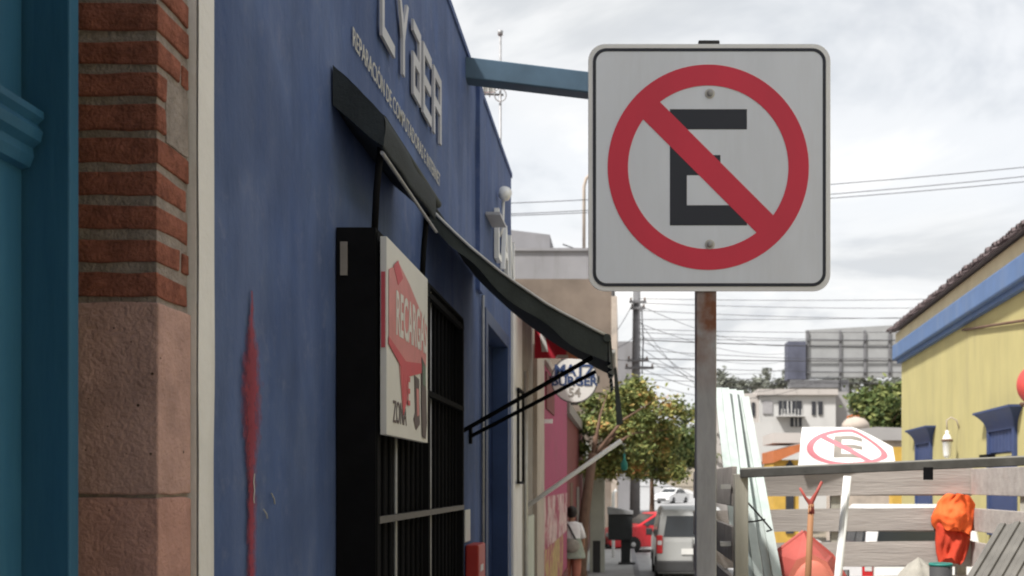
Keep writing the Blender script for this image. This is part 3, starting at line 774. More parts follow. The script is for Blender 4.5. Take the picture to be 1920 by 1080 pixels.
def ring_poly(outer, inner, lift, th, name, m):
    n = len(outer); o_ = fp(lift); mb = MB()
    def w3(p, k): return o_ + Vector((p[0], -k, p[1]))
    vs = [w3(p, 0) for p in outer] + [w3(p, 0) for p in inner] + [w3(p, th) for p in outer] + [w3(p, th) for p in inner]
    fs = []
    for i in range(n):
        j = (i + 1) % n
        fs += [(2*n+i, 2*n+j, 3*n+j, 3*n+i), (i, j, 2*n+j, 2*n+i), (n+j, n+i, 3*n+i, 3*n+j), (j, i, n+i, n+j)]
    mb.add(vs, fs); return mb.build(name, m, sg)
ring_poly(rrect(SW - .024, SH - .024, .034), rrect(SW - .040, SH - .040, .027), .0004, .0016, 'border', M['signk'])
nC = 96; RO, RI = .2545, .203
CCX, CCZ = -.003, .0
circ = lambda r: [(CCX + r*math.cos(2*math.pi*k/nC), CCZ + 1.02*r*math.sin(2*math.pi*k/nC)) for k in range(nC)]
ring_poly(circ(RO), circ(RI), .0014, .0012, 'ring', M['signr'])
# letter E
el, er, et, eb = -.100, .095, .147, -.147
E = [(el, eb), (er, eb), (er, eb+.051), (el+.043, eb+.051), (el+.043, -.02), (.028, -.02), (.028, .031), (el+.043, .031), (el+.043, et-.051), (er, et-.051), (er, et), (el, et)]
MB().prism(E, fp(.0013), UX, UZ, NY, .0005).build('letter', M['signk'], sg)
# bar, upper left to lower right, ends tucked under the ring
a = R(-45); d = (math.cos(a), math.sin(a)); nn = (-d[1], d[0]); hl, hw = .212, .0305
bar = [(CCX + d[0]*s_*hl + nn[0]*t_*hw, CCZ + d[1]*s_*hl + nn[1]*t_*hw) for s_, t_ in ((-1, -1), (1, -1), (1, 1), (-1, 1))]
MB().prism(bar, fp(.0019), UX, UZ, NY, .0005).build('slash', M['signr'], sg)
for zb in (.1865, -.1955):
    b_ = SC + Vector((.001, -.0014, zb))
    bo = MB().lathe([(.0125, 0), (.0125, .0015), (.011, .002)], b_, 20, NY).build('washer', M['alum'], sg)
    MB().lathe([(.0082, .002), (.0082, .006), (.006, .0085), (0, .009)], b_, 14, NY).build('bolt', M['steel'], bo)
# post
pc = .2157
MB().box((pc - .026, 2.708, -.35), (pc + .026, 2.76, 2.708)).build('post', M['post'], sg, bevel=.003)
MB().box((pc - .02, 2.706, 2.709), (pc + .034, 2.762, 2.7235)).build('post_cap', M['plast'], sg, bevel=.003)
for zb in (2.58, 2.20): MB().box((pc - .05, 2.7042, zb - .012), (pc + .05, 2.7078, zb + .012)).build('bracket', M['steel'], sg)
o = sg  # label on the plate's writing is carried by its geometry

# ================================================================== stake trailer with its load
TD0, TD1 = 5.15, 8.05
TX0, TX1 = .565, 2.62
tr = thing('stake_trailer', 'weathered wooden stake trailer parked at the kerb behind the sign post', 'trailer', (1.6, 6.6, rz(6.6)))
ZR = rz(6.6)
FL = .44
tilt = lambda x: (x - TX0) * .034
# headboard boards far end, facing the camera
hz = [(1.49, 1.685), (1.22, 1.39), (.955, 1.14), (.70, .88)]
for z0, z1 in hz:
    warp = MB()
    n = 16
    def top(u, v, z0=z0, z1=z1):
        x = TX0 - .02 + (TX1 - TX0 + .04) * u
        return (x, TD1 - .03 + .004 * noise.noise(Vector((x*3, v*2, z0*9))), z0 + (z1-z0)*v + tilt(x)*.4 + .006*noise.noise(Vector((x*2, z0*7, v*3))))
    warp.grid(top, n, 3, False)
    warp.box((TX0 - .02, TD1 - .018, z0 + .012), (TX1 + .02, TD1, z1 - .002))
    # straight back half keeps a real thickness
    warp.build('headboard_plank', M['wood'], tr)
for x in (TX0 + .05, 1.62, TX1 - .05):
    MB().box((x - .035, TD1 + .002, FL), (x + .035, TD1 + .06, 1.70)).build('stake', M['woodp'], tr)
# left side boards, edge on
for z0, z1 in hz:
    MB().box((TX0 - .026, TD0 + .06, z0 - .005), (TX0, TD1 - .05, z1 - .005)).build('side_plank', M['wood'], tr, bevel=.004)
    MB().box((TX1, TD0 + .06, z0 + .02), (TX1 + .026, TD1 - .05, z1 + .02)).build('side_plank', M['wood'], tr, bevel=.004)
MB().box((TX0 - .02, TD0 - .03, FL), (TX0 + .045, TD0 + .045, 1.642)).build('corner_post', M['woodp'], tr, bevel=.004)
MB().box((TX1 - .03, TD0 - .03, FL), (TX1 + .03, TD0 + .045, 1.70)).build('corner_post', M['woodp'], tr, bevel=.004)
for y in (6.1, 7.05):
    MB().box((TX0 - .075, y - .04, FL - .1), (TX0 - .028, y + .04, 1.60)).build('stake', M['woodp'], tr, bevel=.004)
    MB().box((TX1 + .028, y - .04, FL - .1), (TX1 + .075, y + .04, 1.68)).build('stake', M['woodp'], tr, bevel=.004)
for z0 in (1.58, 1.30, 1.02):
    MB().box((TX0 - .082, TD0 + .05, z0 - .01), (TX0 - .03, TD0 + .1, z0 + .012)).build('stake_iron', M['alum'], tr)
ra = P(1388, 888, TD0 - .05); rb = P(1388, 888, TD0 - .05); rb = Vector((TX1 + .06, TD0 - .05, PZ(888, TD0) + (PZ(865, TD0) - PZ(888, TD0)) * (TX1 + .06 - ra.x) / (PX(1920, TD0) - ra.x)))
MB().bar(ra, rb, .045, .042).build('tail_rail', M['rail'], tr, bevel=.004)
MB().bar(ra + Vector((0, -.004, .024)), rb + Vector((0, -.004, .024)), .03, .006).build('rail_strip', M['alum'], tr)
q = P(1741, 884, TD0 - .08); MB().box((q.x - .022, q.y, q.z - .04), (q.x + .022, q.y + .012, q.z + .02)).build('clamp', M['black'], tr)
MB().box((TX0 - .06, TD0, FL - .09), (TX1 + .06, TD1, FL - .03)).build('bed_frame', M['rail'], tr)
for k in range(8):
    x = TX0 + k * (TX1 - TX0) / 8
    MB().box((x + .004, TD0 - .02, FL - .028), (x + (TX1-TX0)/8 - .004, TD1, FL)).build('floor_board', M['wood'], tr)
for x in (TX0 - .02, TX1 - .16):
    wy = 6.6
    wl = MB().lathe([(.19, 0), (.31, .01), (.33, .05), (.33, .13), (.31, .17), (.19, .18)], (x, wy, ZR + .33), 24, (1, 0, 0)).build('wheel', M['tyre'], tr)
    MB().lathe([(.02, .02), (.19, .03), (.19, .15), (.02, .16)], (x, wy, ZR + .33), 20, (1, 0, 0)).build('rim', M['rim'], wl)
MB().bar((1.59, 6.6, ZR + .33), (2.7, 6.6, ZR + .33), .07, .07).build('axle', M['rail'], tr)
MB().bar((.6, 6.6, ZR + .33), (1.589, 6.6, ZR + .33), .07, .07).build('axle', M['rail'], tr)
MB().bar((1.59, TD1, FL - .06), (1.59, TD1 + 1.3, FL - .12), .09, .08).build('drawbar', M['rail'], tr)
MB().bar((1.59, TD1 + 1.25, FL - .14), (1.59, TD1 + 1.25, rz(TD1 + 1.25)), .05, .05).build('jockey_leg', M['rail'], tr)

# long pale slats leaning over the back of the trailer
tops = [(1347, 727), (1360, 725), (1374, 727), (1387, 731), (1397, 745)]
bots = [(1392, 1130), (1412, 1130), (1430, 1130), (1450, 1130), (1468, 1130)]
for k, ((tx, ty), (bx_, by_)) in enumerate(zip(tops, bots)):
    dt, db = 6.60 - .05*((k*2) % 3), 5.42 + .035*((k*2) % 4)
    tp = P(tx, ty, dt); bt = P(bx_, by_, db)
    bt2 = bt + (bt - tp) * ((bt.z - FL - .01) / (tp.z - bt.z))
    mb = MB(); dirv = (tp - bt2).normalized(); xv = Vector((1, 0, 0)); xv = (xv - dirv*xv.dot(dirv)).normalized(); nv = xv.cross(dirv).normalized()
    hwid = .0235; prof_ = [(-hwid, 0), (-hwid, .014), (-hwid*.55, .017), (-hwid*.45, .006), (hwid*.45, .006), (hwid*.55, .017), (hwid, .014), (hwid, 0)]
    ln = (tp - bt2).length
    vs = []
    for s_ in (0, .33, .66, 1):
        c = bt2 + dirv*ln*s_ + nv*(.012*math.sin(s_*3 + k))
        vs += [c + xv*a_ - nv*b_*(1) for a_, b_ in prof_]
    m_ = len(prof_)
    fs = [(i*m_+j, i*m_+(j+1) % m_, (i+1)*m_+(j+1) % m_, (i+1)*m_+j) for i in range(3) for j in range(m_)] + [tuple(range(m_)), tuple(reversed(range(3*m_, 4*m_)))]
    mb.add(vs, fs)
    o = mb.build('corrugated_strip', M['slat'])
    names = ['leftmost, nearest the sign post', 'second from the sign post', 'middle one of the five', 'second from the right of the five', 'rightmost and lowest of the five']
    tag(o, 'long pale plastic strip leaning in the trailer, ' + names[k], 'strip', 'pale plastic strips leaning in the trailer')
mb = MB(); mb.tube([P(1398, 938, 5.33), P(1420, 962, 5.33), P(1447, 994, 5.36), P(1438, 996, 5.4)], .005, 6)
mb.tube([P(1394, 979, 5.33), P(1412, 978, 5.32), P(1434, 974, 5.36)], .005, 6)
tag(mb.build('tie_cord', M['wire']), 'black cord tied round the pale strips in the trailer', 'cord')

# white pipe
a_ = P(1589, 893, TD0 + .06); b_ = P(1567, 1130, TD0 + .12); b_ = b_ + (b_ - a_) * ((b_.z - FL - .015) / (a_.z - b_.z))
tag(MB().tube([b_, a_], .0195, 14).build('plastic_pipe', M['pvc']), 'white plastic pipe standing upright in the trailer beside the shovel', 'pipe')

# shovel
sh = thing('shovel', 'wooden handled shovel with a red forked grip standing in the trailer', 'shovel', (.95, 5.4, FL))
ht = P(1521, 945, 5.42); hb = P(1513, 1130, 5.42); hb2 = hb + (hb - ht) * ((hb.z - FL - .3) / (ht.z - hb.z))
MB().tube([hb2, hb2.lerp(ht, .5), ht], [.017, .0165, .015], 10).build('handle', M['handle'], sh)
l_, r_ = P(1500, 915, 5.4), P(1541, 903, 5.4)
MB().tube([ht + Vector((0, 0, -.05)), ht, l_.lerp(ht, .5) + Vector((0, 0, -.01)), l_], [.018, .014, .007, .006], 8).build('grip', M['redp'], sh)
MB().tube([ht + Vector((0, 0, -.02)), ht + Vector((0, 0, .01)), r_.lerp(ht, .5), r_], [.016, .014, .008, .007], 8).build('grip', M['redp'], sh)
def blade(u, v):
    x = (u - .5) * .22 * (1 - .55 * max(0, .35 - v) / .35); return (hb2.x + x, hb2.y - .02 + .05 * (2*u - 1)**2, FL + .008 + .33 * v)
mb = MB(); mb.grid(blade, 8, 8); mb.grid(lambda u, v: Vector(blade(u, v)) + Vector((0, .003, 0)), 8, 8); mb.build('blade', M['rail'], sh, fix=False)

# wheelbarrow tray standing on its nose behind the shovel
wb = thing('wheelbarrow', 'faded red wheelbarrow tipped up on end behind the shovel', 'wheelbarrow', (.98, 5.75, FL))
wc = Vector((PX(1510, 5.75), 5.75, 0)); topz = PZ(998, 5.75)
rim = [(0, topz), (-.16, topz - .12), (-.235, topz - .24), (-.29, topz - .55), (-.27, FL + .02), (.27, FL + .02), (.29, topz - .55), (.235, topz - .26), (.155, topz - .13)]
bot = [(0.005, topz - .105), (-.075, topz - .14), (-.115, topz - .22), (-.16, topz - .5), (-.15, FL + .14), (.15, FL + .14), (.16, topz - .5), (.125, topz - .22), (.09, topz - .15)]
n_ = len(rim)
vs = [Vector((wc.x + a, 5.80, b)) for a, b in rim] + [Vector((wc.x + a, 5.60, b)) for a, b in bot]
mb = MB(); mb.add(vs, [(i, (i+1) % n_, (i+1) % n_ + n_, i + n_) for i in range(n_)])
vs2 = [v + Vector((0, .012, 0)) for v in vs]; mb.add(vs2, [((i+1) % n_, i, i + n_, (i+1) % n_ + n_) for i in range(n_)])
mb.build('tray_side', M['redp'], wb, fix=False)
mb = MB(); mb.add(vs[n_:], [tuple(range(n_))])
def dome(u, v):
    a = u*2*math.pi; q = v*math.pi/2
    return (wc.x + .012 + .135*math.cos(q)*math.cos(a), 5.598 - .05*math.sin(q), topz - .40 + .26*math.cos(q)*math.sin(a))
mb.grid(dome, 28, 8); mb.build('tray_bottom', mat('salmon_paint', (.56, .175, .125), .6, .12, 6), wb, fix=False)
MB().tube([v + Vector((0, .006, 0)) for v in vs[:n_]] + [vs[0] + Vector((0, .006, 0))], .012, 8, False).build('rim_tube', M['redp'], wb)
for s_ in (-1, 1):
    MB().tube([(wc.x + s_*.20, 5.84, FL + .03), (wc.x + s_*.25, 5.86, FL + .5), (wc.x + s_*.25, 5.88, 1.12)], .015, 8).build('leg_tube', M['rail'], wb)

# orange vest hung on the headboard
ve = thing('safety_vest', 'crumpled orange safety vest hanging on the trailer headboard', 'vest', (PX(1792, 7.7), 7.85, PZ(1052, 7.7)))
def cloth(cx0, cx1, py0, py1, halfs, dep, seed, nm, m):
    def fn(u, v):
        i = v*(len(halfs)-1); k = int(min(i, len(halfs)-2)); half = halfs[k] + (halfs[k+1]-halfs[k])*(i-k)
        a = u*2*math.pi; ca, sa = math.cos(a), math.sin(a)
        q = Vector((ca*1.1 + seed, sa*1.1, v*1.6))
        big = noise.noise(q*1.3); fine = noise.noise(Vector((ca*3.1 + v*1.5, sa*3.1 + seed, v*2.2 + ca))) ; crease = abs(noise.noise(Vector((ca*2.2 - v*2.4, seed, v*2 + ca*1.5))))
        x = PX(cx0 + (cx1-cx0)*v + half*ca*(1 + .16*big), 7.93)
        y = TD1 - .05 - dep*max(0, -sa)**.8*(1 + .5*big) - .03*fine*max(0, -sa) + .035*crease*max(0, -sa)
        return (x, min(y, TD1 - .04), PZ(py0 + (py1-py0)*v + (6 + 14*v)*noise.noise(Vector((ca*2.4, seed, 3 + sa))), 7.93))
    mb = MB(); mb.grid(fn, 64, 30)
    mb.add([fn(k/32, 0) for k in range(32)], [tuple(range(32))], True); mb.add([fn(k/32, 1) for k in range(32)], [tuple(reversed(range(32)))], True)
    return mb.build(nm, m, ve, fix=False)
cloth(1797, 1791, 927, 994, [22, 36, 40, 41, 38, 30], .15, 2.0, 'collar_bunch', M['orange'])
cloth(1793, 1790, 968, 1052, [30, 36, 33, 31, 29, 24], .10, 7.5, 'hanging_cloth', mat('shaded_orange_fabric', (.55, .055, .025), .8, .12, 10, .3, 50))  # lower cloth in a darker red, its shade put into the colour

# corrugated metal sheet leaning at the right
c0 = P(1872, 983, 5.9); c1 = P(2060, 960, 6.0); dn_ = (P(1795, 1110, 5.55) - c0)
dn_ = dn_ * ((c0.z - FL - .03) / -dn_.z)
uv = c1 - c0; nv = uv.cross(dn_).normalized()
if nv.y > 0: nv = -nv
def cor(u, v):
    ph = u * 7 * 2 * math.pi
    return c0 + uv * u + dn_ * v + nv * (.012 * max(-.6, min(.6, math.sin(ph) * 1.6)))
mb = MB(); mb.grid(cor, 112, 2, False); mb.grid(lambda u, v: cor(u, v) - nv * .003, 112, 2, False)
shm = mb.build('metal_sheet', M['sheet'], fix=False); tag(shm, 'ribbed galvanised metal sheet leaning in the trailer at right', 'sheet')

# sack and teal tub in the bed
def sackf(u, v):
    a = u * 2 * math.pi; p_ = v * math.pi
    r_ = 1 + .22 * noise.noise(Vector((math.cos(a)*2, math.sin(a)*2, v*3)))
    return (PX(1722, 6.3) + .2 * math.sin(p_)**.7 * math.cos(a) * r_, 6.3 + .2 * math.sin(p_)**.7 * math.sin(a) * r_, FL + .01 + (PZ(1048, 6.3) - FL) * (1 - v) + .02 * math.cos(a*3) * math.sin(p_))
mb = MB(); mb.grid(sackf, 36, 18); tag(mb.build('canvas_sack', M['sack'], fix=False), 'full grey canvas sack in the trailer below the orange vest', 'sack')
tub = P(1735, 1060, 5.85)
tb = thing('tool_bucket', 'small dark bucket with a teal rim beside the grey sack', 'bucket', (PX(1752, 5.9), 5.9, FL))
MB().lathe([(.05, 0), (.062, PZ(1058, 5.9) - FL), (.056, PZ(1058, 5.9) - FL), (.045, .01)], (PX(1764, 5.9), 5.9, FL + .002), 20).build('bucket_body', M['plast'], tb)
MB().lathe([(.063, 0), (.066, .008), (.063, .016), (.057, .008)], (PX(1764, 5.9), 5.9, PZ(1061, 5.9)), 20).build('rim', M['tealp'], tb)

# bent no parking sign riding on the load
b2 = thing('bent_sign', 'bent white no parking sign face up on the trailer load', 'sign', P(1585, 880, 8.0))
def bent(a, b, lift=0.0):
    """plate coordinates 0..1: a across, b up; the right hand side curls down and away"""
    px = 1496 + 184*a + 8*b*(1 - a) - 6*a*b
    py = 876 - 75*b + 37 * b * (max(0, a - .56)/.44)**1.15
    d = TD1 - .06 + .42*b + .10*(a - .5)
    return P(px, py, d - lift)
mb = MB(); mb.grid(lambda u, v: bent(u, v), 20, 12); mb.grid(lambda u, v: bent(u, v, -.004), 20, 12)
mb.build('plate', M['pvc'], b2, fix=False)
def bent_band(pts_in, pts_out, m, name, lift):
    mb = MB(); vs = []
    for p_, q_ in zip(pts_in, pts_out): vs += [bent(*p_, lift), bent(*q_, lift)]
    mb.add(vs, [(2*i, 2*i+1, 2*i+3, 2*i+2) for i in range(len(pts_in)-1)], True); return mb.build(name, m, b2, fix=False)
fade = mat('faded_sign_red', (.56, .19, .22), .6, .12, 8)
cc = [2*math.pi*k/48 for k in range(49)]
bent_band([(.5+.36*math.cos(t), .5+.38*math.sin(t)) for t in cc], [(.5+.43*math.cos(t), .5+.455*math.sin(t)) for t in cc], fade, 'ring', .004)
ts = [k/16 for k in range(17)]
bent_band([(.26+.5*t, .80-.58*t) for t in ts], [(.21+.5*t, .74-.58*t) for t in ts], fade, 'slash', .006)
for e0, e1 in (((.36, .25), (.36, .78)),): bent_band([(e0[0], e0[1]+(e1[1]-e0[1])*t) for t in ts], [(e0[0]+.08, e0[1]+(e1[1]-e0[1])*t) for t in ts], M['greyp'], 'letter', .005)
for zc in (.25, .48, .70): bent_band([(.44+.22*t, zc) for t in ts], [(.44+.22*t, zc+.09) for t in ts], M['greyp'], 'letter', .005)
# ================================================================== the row beyond the blue shop
w1 = thing('white_shop', 'low white shop front just past the blue building', 'shop', (-3, 10.7, gz(10.7)))
MB().box((WX - 5, 9.49, -.6), (WX + .02, 10.32, 3.38)).build('wall', M['white'], w1)
MB().box((WX - 5, 10.33, -.6), (WX - .0, 11.85, 3.36)).build('wall', M['greyp'], w1)
MB().box((WX - .3, 11.86, -.6), (WX + .045, 12.95, 3.14)).build('pilaster', M['beige'], w1)
MB().box((WX - 5, 11.86, -.6), (WX - .31, 12.95, 3.05)).build('wall', M['beige'], w1)
MB().tube([(WX + .04, 10.5, -.3), (WX + .04, 10.5, 2.7)], .02, 8).build('downpipe', M['alum'], w1)
MB().box((WX + .002, 11.0, -.4), (WX + .02, 11.75, 1.25)).build('dado', M['sage'], w1)
bf = thing('black_sign_frame', 'thin black square frame on the white shop wall', 'frame', (WX, 9.9, 1.6))
for a, b in (((9.66, 1.60), (9.66, 2.45)), ((10.15, 1.60), (10.15, 2.45)), ((9.66, 1.60), (10.15, 1.60)), ((9.66, 2.45), (10.15, 2.45))):
    MB().bar((WX + .045, a[0], a[1]), (WX + .045, b[0], b[1]), .024, .024, (1, 0, 0)).build('rail', M['black'], bf)
# red and peach awning of the white shop
ra_ = thing('red_awning', 'red and peach canvas awning sloping out past the dark one', 'awning', (WX, 10.9, 2.7))
RA0, RA1 = 9.75, 11.7
def rcan(u, v, lift=0.): return (WX + .03 + .88*v, RA0 + (RA1 - RA0)*u, 3.37 - .55*v**.9 - .03*math.sin(math.pi*v) + lift)
mb = MB(); mb.grid(lambda u, v: rcan(u, v*.45), 8, 8); mb.grid(lambda u, v: rcan(u, v*.45, -.005), 8, 8); mb.build('canvas', M['redcan'], ra_, fix=False)
mb = MB(); mb.grid(lambda u, v: rcan(u, .45 + v*.55), 8, 8); mb.grid(lambda u, v: rcan(u, .45 + v*.55, -.005), 8, 8); mb.build('canvas', M['peach'], ra_, fix=False)
# printed drop panel at the far end, facing the street's near end
MB().prism([(WX + .03, 2.96), (-.60, 2.96), (-.60, 3.16), (WX + .03, 3.33)], (0, 11.66, 0), (1, 0, 0), (0, 0, 1), (0, 1, 0), .012).build('end_panel', M['redcan'], ra_)
MB().prism([(-.598, 2.96), (-.26, 2.94), (-.30, 2.99), (-.598, 3.16)], (0, 11.66, 0), (1, 0, 0), (0, 0, 1), (0, 1, 0), .012).build('end_panel', M['peach'], ra_)
MB().prism([(-.87, 3.03), (-.80, 3.03), (-.84, 3.24), (-.89, 3.24)], (0, 11.658, 0), (1, 0, 0), (0, 0, 1), (0, -1, 0), .003).build('printed_stroke', M['posterw'], ra_)
MB().prism([(-.72, 2.965), (-.58, 2.965), (-.58, 2.995), (-.70, 2.995)], (0, 11.658, 0), (1, 0, 0), (0, 0, 1), (0, -1, 0), .003).build('printed_stroke', M['posterw'], ra_)
MB().tube([(WX + .91, RA0 - .02, 2.80), (WX + .91, RA1 + .02, 2.80)], .018, 8).build('front_bar', M['alum'], ra_)
mb = MB(); mb.prism([(0, 0), (.03, 0), (.10, -.58), (.03, -.60)], (WX + .9, RA1 - .7, 2.79), (1, 0, 0), (0, 0, 1), (0, 1, 0), .02); mb.build('hanging_strap', M['canvt'], ra_)
MB().tube([(WX + .02, 10.95, PZ(948, 10.9)), (0.0, 10.9, PZ(826, 10.9))], .023, 8).build('strut', M['pvc'], ra_)
hg = thing('hanging_bottle', 'teal glass bottle hanging at the end of the pale strut', 'bottle', (.03, 10.9, 1.7))
MB().tube([(.03, 10.9, PZ(833, 10.9)), (.03, 10.9, PZ(852, 10.9))], .004, 6).build('string', M['wire'], hg)
MB().lathe([(.012, .0), (.014, -.06), (.035, -.1), (.036, -.16), (.02, -.175), (0, -.176)], (.03, 10.9, PZ(850, 10.9)), 14).build('bottle_body', M['tealp'], hg)

# magenta house with a mural
w2 = thing('magenta_house', 'magenta house front with a faded mural near the ground', 'house', (-3, 16, gz(16)))
MB().box((WX - 5, 12.96, -.8), (WX + .01, 19.0, 3.1)).build('wall', M['magenta'], w2)
MB().box((WX + .012, 13.0, .75), (WX + .018, 18.9, 1.42)).build('mural_panel', M['mural1'], w2)
MB().box((WX + .012, 13.0, .1), (WX + .0185, 17.6, .745)).build('mural_panel', M['mural2'], w2)
MB().box((WX + .012, 13.0, -.7), (WX + .03, 18.98, .095)).build('dado', M['maroon'], w2)
MB().box((WX + .012, 13.6, 2.55), (WX + .03, 15.2, 3.02)).build('name_board', M['maroon'], w2)
MB().box((WX - .02, 12.97, 3.1), (WX + .06, 19.0, 3.18)).build('cornice', M['beige'], w2)
cl_ = thing('wall_bracket', 'small white angled bracket on the magenta house corner', 'bracket', (WX, 13.2, 2.3))
q0 = P(1012, 776, 13.1); q1 = P(1012, 790, 13.1); q2 = P(1036, 790, 13.1)
MB().bar(q0, q1 + Vector((0, 0, .03)), .045, .045).build('upright', M['pvc'], cl_); MB().bar(q1, q2, .05, .05).build('arm', M['pvc'], cl_)
cs = thing('round_sign', 'round white hanging sign with blue lettering over the pavement', 'sign', P(1077, 757, 13.6))
cc_ = P(1077, 712, 13.6)
MB().lathe([(.284, .0), (.292, .01), (.292, .05), (.284, .06)], cc_ + Vector((0, .03, 0)), 40, (0, -1, 0)).build('disc', M['posterw'], cs)
mb = MB()
for k in range(40):
    a0_, a1_ = 2*math.pi*k/40, 2*math.pi*(k+1)/40
    mb.bar(cc_ + Vector((.292*math.cos(a0_), 0, .292*math.sin(a0_))), cc_ + Vector((.292*math.cos(a1_), 0, .292*math.sin(a1_))), .066, .012, (0, 0, 1) if abs(math.cos(a0_)) > .5 else (1, 0, 0))
mb.build('rim', M['rail'], cs)
fy = cc_.y - .033
text_part('MATZ', .2, (cc_.x, fy, cc_.z + .05), (1, 0, 0), (0, 0, 1), (0, -1, 0), .004, 'lettering', M['blue2'], cs, sx=.95, align='CENTER', bold=.03)
text_part('BURGER', .165, (cc_.x, fy, cc_.z - .075), (1, 0, 0), (0, 0, 1), (0, -1, 0), .004, 'lettering', M['blue2'], cs, sx=.95, align='CENTER', bold=.03)
text_part('54', .16, (cc_.x, fy, cc_.z - .215), (1, 0, 0), (0, 0, 1), (0, -1, 0), .004, 'lettering', M['greyp'], cs, align='CENTER', bold=.01)
MB().tube([(WX + .01, cc_.y, cc_.z + .36), (cc_.x + .25, cc_.y, cc_.z + .36)], .014, 8).build('arm', M['black'], cs)
for s_ in (-.16, .16): MB().tube([(cc_.x + s_, cc_.y, cc_.z + .36), (cc_.x + s_, cc_.y, cc_.z + .24)], .006, 6).build('hook', M['black'], cs)

w3 = thing('maroon_house', 'dark maroon house front behind the street tree trunk', 'house', (-3, 23.5, gz(23)))
MB().box((WX - 5, 19.02, -1), (WX - .03, 27.9, 3.0)).build('wall', M['maroon'], w3)
MB().box((WX - .04, 21, -.75), (WX - .02, 22.1, 1.6)).build('door', M['bark'], w3)
MB().box((WX - .04, 24, .3), (WX - .02, 25.4, 1.5)).build('window', M['fwin'], w3)
MB().box((WX - .06, 19.03, 2.85), (WX + .06, 27.9, 3.05)).build('cornice', M['greyp'], w3)
w4 = thing('sage_house', 'pale sage plastered house further down the left side', 'house', (-3, 34, gz(34)))
MB().box((WX - 5, 28, -1.2), (WX + .05, 41.0, 2.7)).build('wall', M['sage'], w4)
for y in (29.5, 33, 37): MB().box((WX + .052, y, -.3), (WX + .07, y + 1.2, 1.3)).build('window', M['fwin'], w4)
# door posts beside the bin
gp = thing('gate_pillar', 'pale plastered gate pillar between the tree trunk and the black bin', 'pillar', (PX(1121, 27), 27, gz(27)))
MB().box((PX(1106, 27), 26.8, gz(27) - .1), (PX(1134, 27), 27.2, PZ(893, 27))).build('shaft', M['sage'], gp, bevel=.02)
MB().box((PX(1104, 27), 26.76, PZ(893, 27)), (PX(1136, 27), 27.24, PZ(885, 27))).build('cap', M['sage'], gp)
MB().box((PX(1112, 27), 26.79, gz(27)), (PX(1126, 27), 26.799, gz(27) + .8)).build('panel', M['plast'], gp)

# antenna mast behind the blue parapet
am = thing('antenna_mast', 'thin metal antenna mast rising behind the blue parapet', 'antenna', (PX(937, 13), 13, 3.1))
MB().tube([(PX(938, 13), 13, 3.12), (PX(938, 13), 13, PZ(62, 13))], .016, 8).build('pole', M['steel'], am)
MB().lathe([(.03, 0), (.035, .05), (0, .07)], (PX(938, 13), 13, PZ(66, 13)), 10).build('tip', M['steel'], am)
MB().bar(P(902, 152, 13), P(944, 152, 13), .02, .02).build('cross_arm', M['rail'], am)
MB().bar(P(904, 176, 13), P(944, 178, 13), .02, .02).build('cross_arm', M['rail'], am)
MB().tube([P(938 + 11*math.cos(t), 178 + 12*math.sin(t), 12.97) for t in [k*2*math.pi/16 for k in range(17)]], .008, 6, False).build('ring', M['steel'], am)
MB().box(P(905, 155, 13.02), P(930, 174, 13.05)).build('grid_plate', M['alum'], am)
for k in range(3): MB().bar(P(908 + 10*k, 145, 13), P(908 + 10*k, 182, 13), .012, .012).build('rod', M['rail'], am)

# ================================================================== the big stained building closing the left side
gb = thing('stained_building', 'tall building with grey upper and stained brown lower side wall', 'building', (PX(1050, 45), 48, gz(45)))
bx0, bx1 = PX(820, 45), PX(1157, 45)
MB().box((bx0, 45, PZ(523, 45)), (bx1 - .25, 56, PZ(471, 45))).build('upper_wall', M['greycm'], gb)
MB().box((bx0, 44.98, -1), (bx1 - .25, 56, PZ(523, 45) - .003)).build('lower_wall', M['brownst'], gb)
MB().box((bx1 - .245, 44.9, -1), (bx1, 56, PZ(556, 45))).build('corner_pier', M['beige'], gb)
MB().box((bx0, 44.9, PZ(471, 45) + .002), (bx1 - .15, 56, PZ(468, 45) + .05)).build('parapet_cap', M['greycm'], gb)
rm = thing('roof_room', 'small grey room on the roof of the stained building', 'building', (PX(990, 47), 49, PZ(471, 45)))
MB().prism([(PX(900, 47), PZ(472, 47)), (PX(1031, 47), PZ(472, 47)), (PX(1031, 47), PZ(440, 47)), (PX(900, 47), PZ(424, 47))], (0, 47, 0), (1, 0, 0), (0, 0, 1), (0, 1, 0), 5).build('wall', M['greycm'], rm)
vp = thing('roof_vent_pipe', 'pale upright pipe on the roof edge left of the sign', 'pipe', P(1095, 470, 46))
MB().tube([P(1095, 471, 46), P(1095, 350, 46), P(1099, 335, 46), P(1112, 322, 46)], .07, 8).build('pipe', M['beige'], vp)
MB().tube([P(1055, 458, 46), P(1080, 467, 46), P(1094, 468, 46)], .03, 6).build('cable', M['wire'], vp)
fb = thing('pale_house', 'pale narrow house front behind the leaning tree and utility pole', 'house', (PX(1170, 70), 72, gz(70)))
MB().box((PX(1120, 70), 70, -1), (PX(1187, 70), 80, PZ(640, 70))).build('wall', M['greycm'], fb)
MB().box((PX(1138, 70), 69.9, PZ(690, 70)), (PX(1150, 70), 69.99, PZ(665, 70))).build('window', M['fwin'], fb)

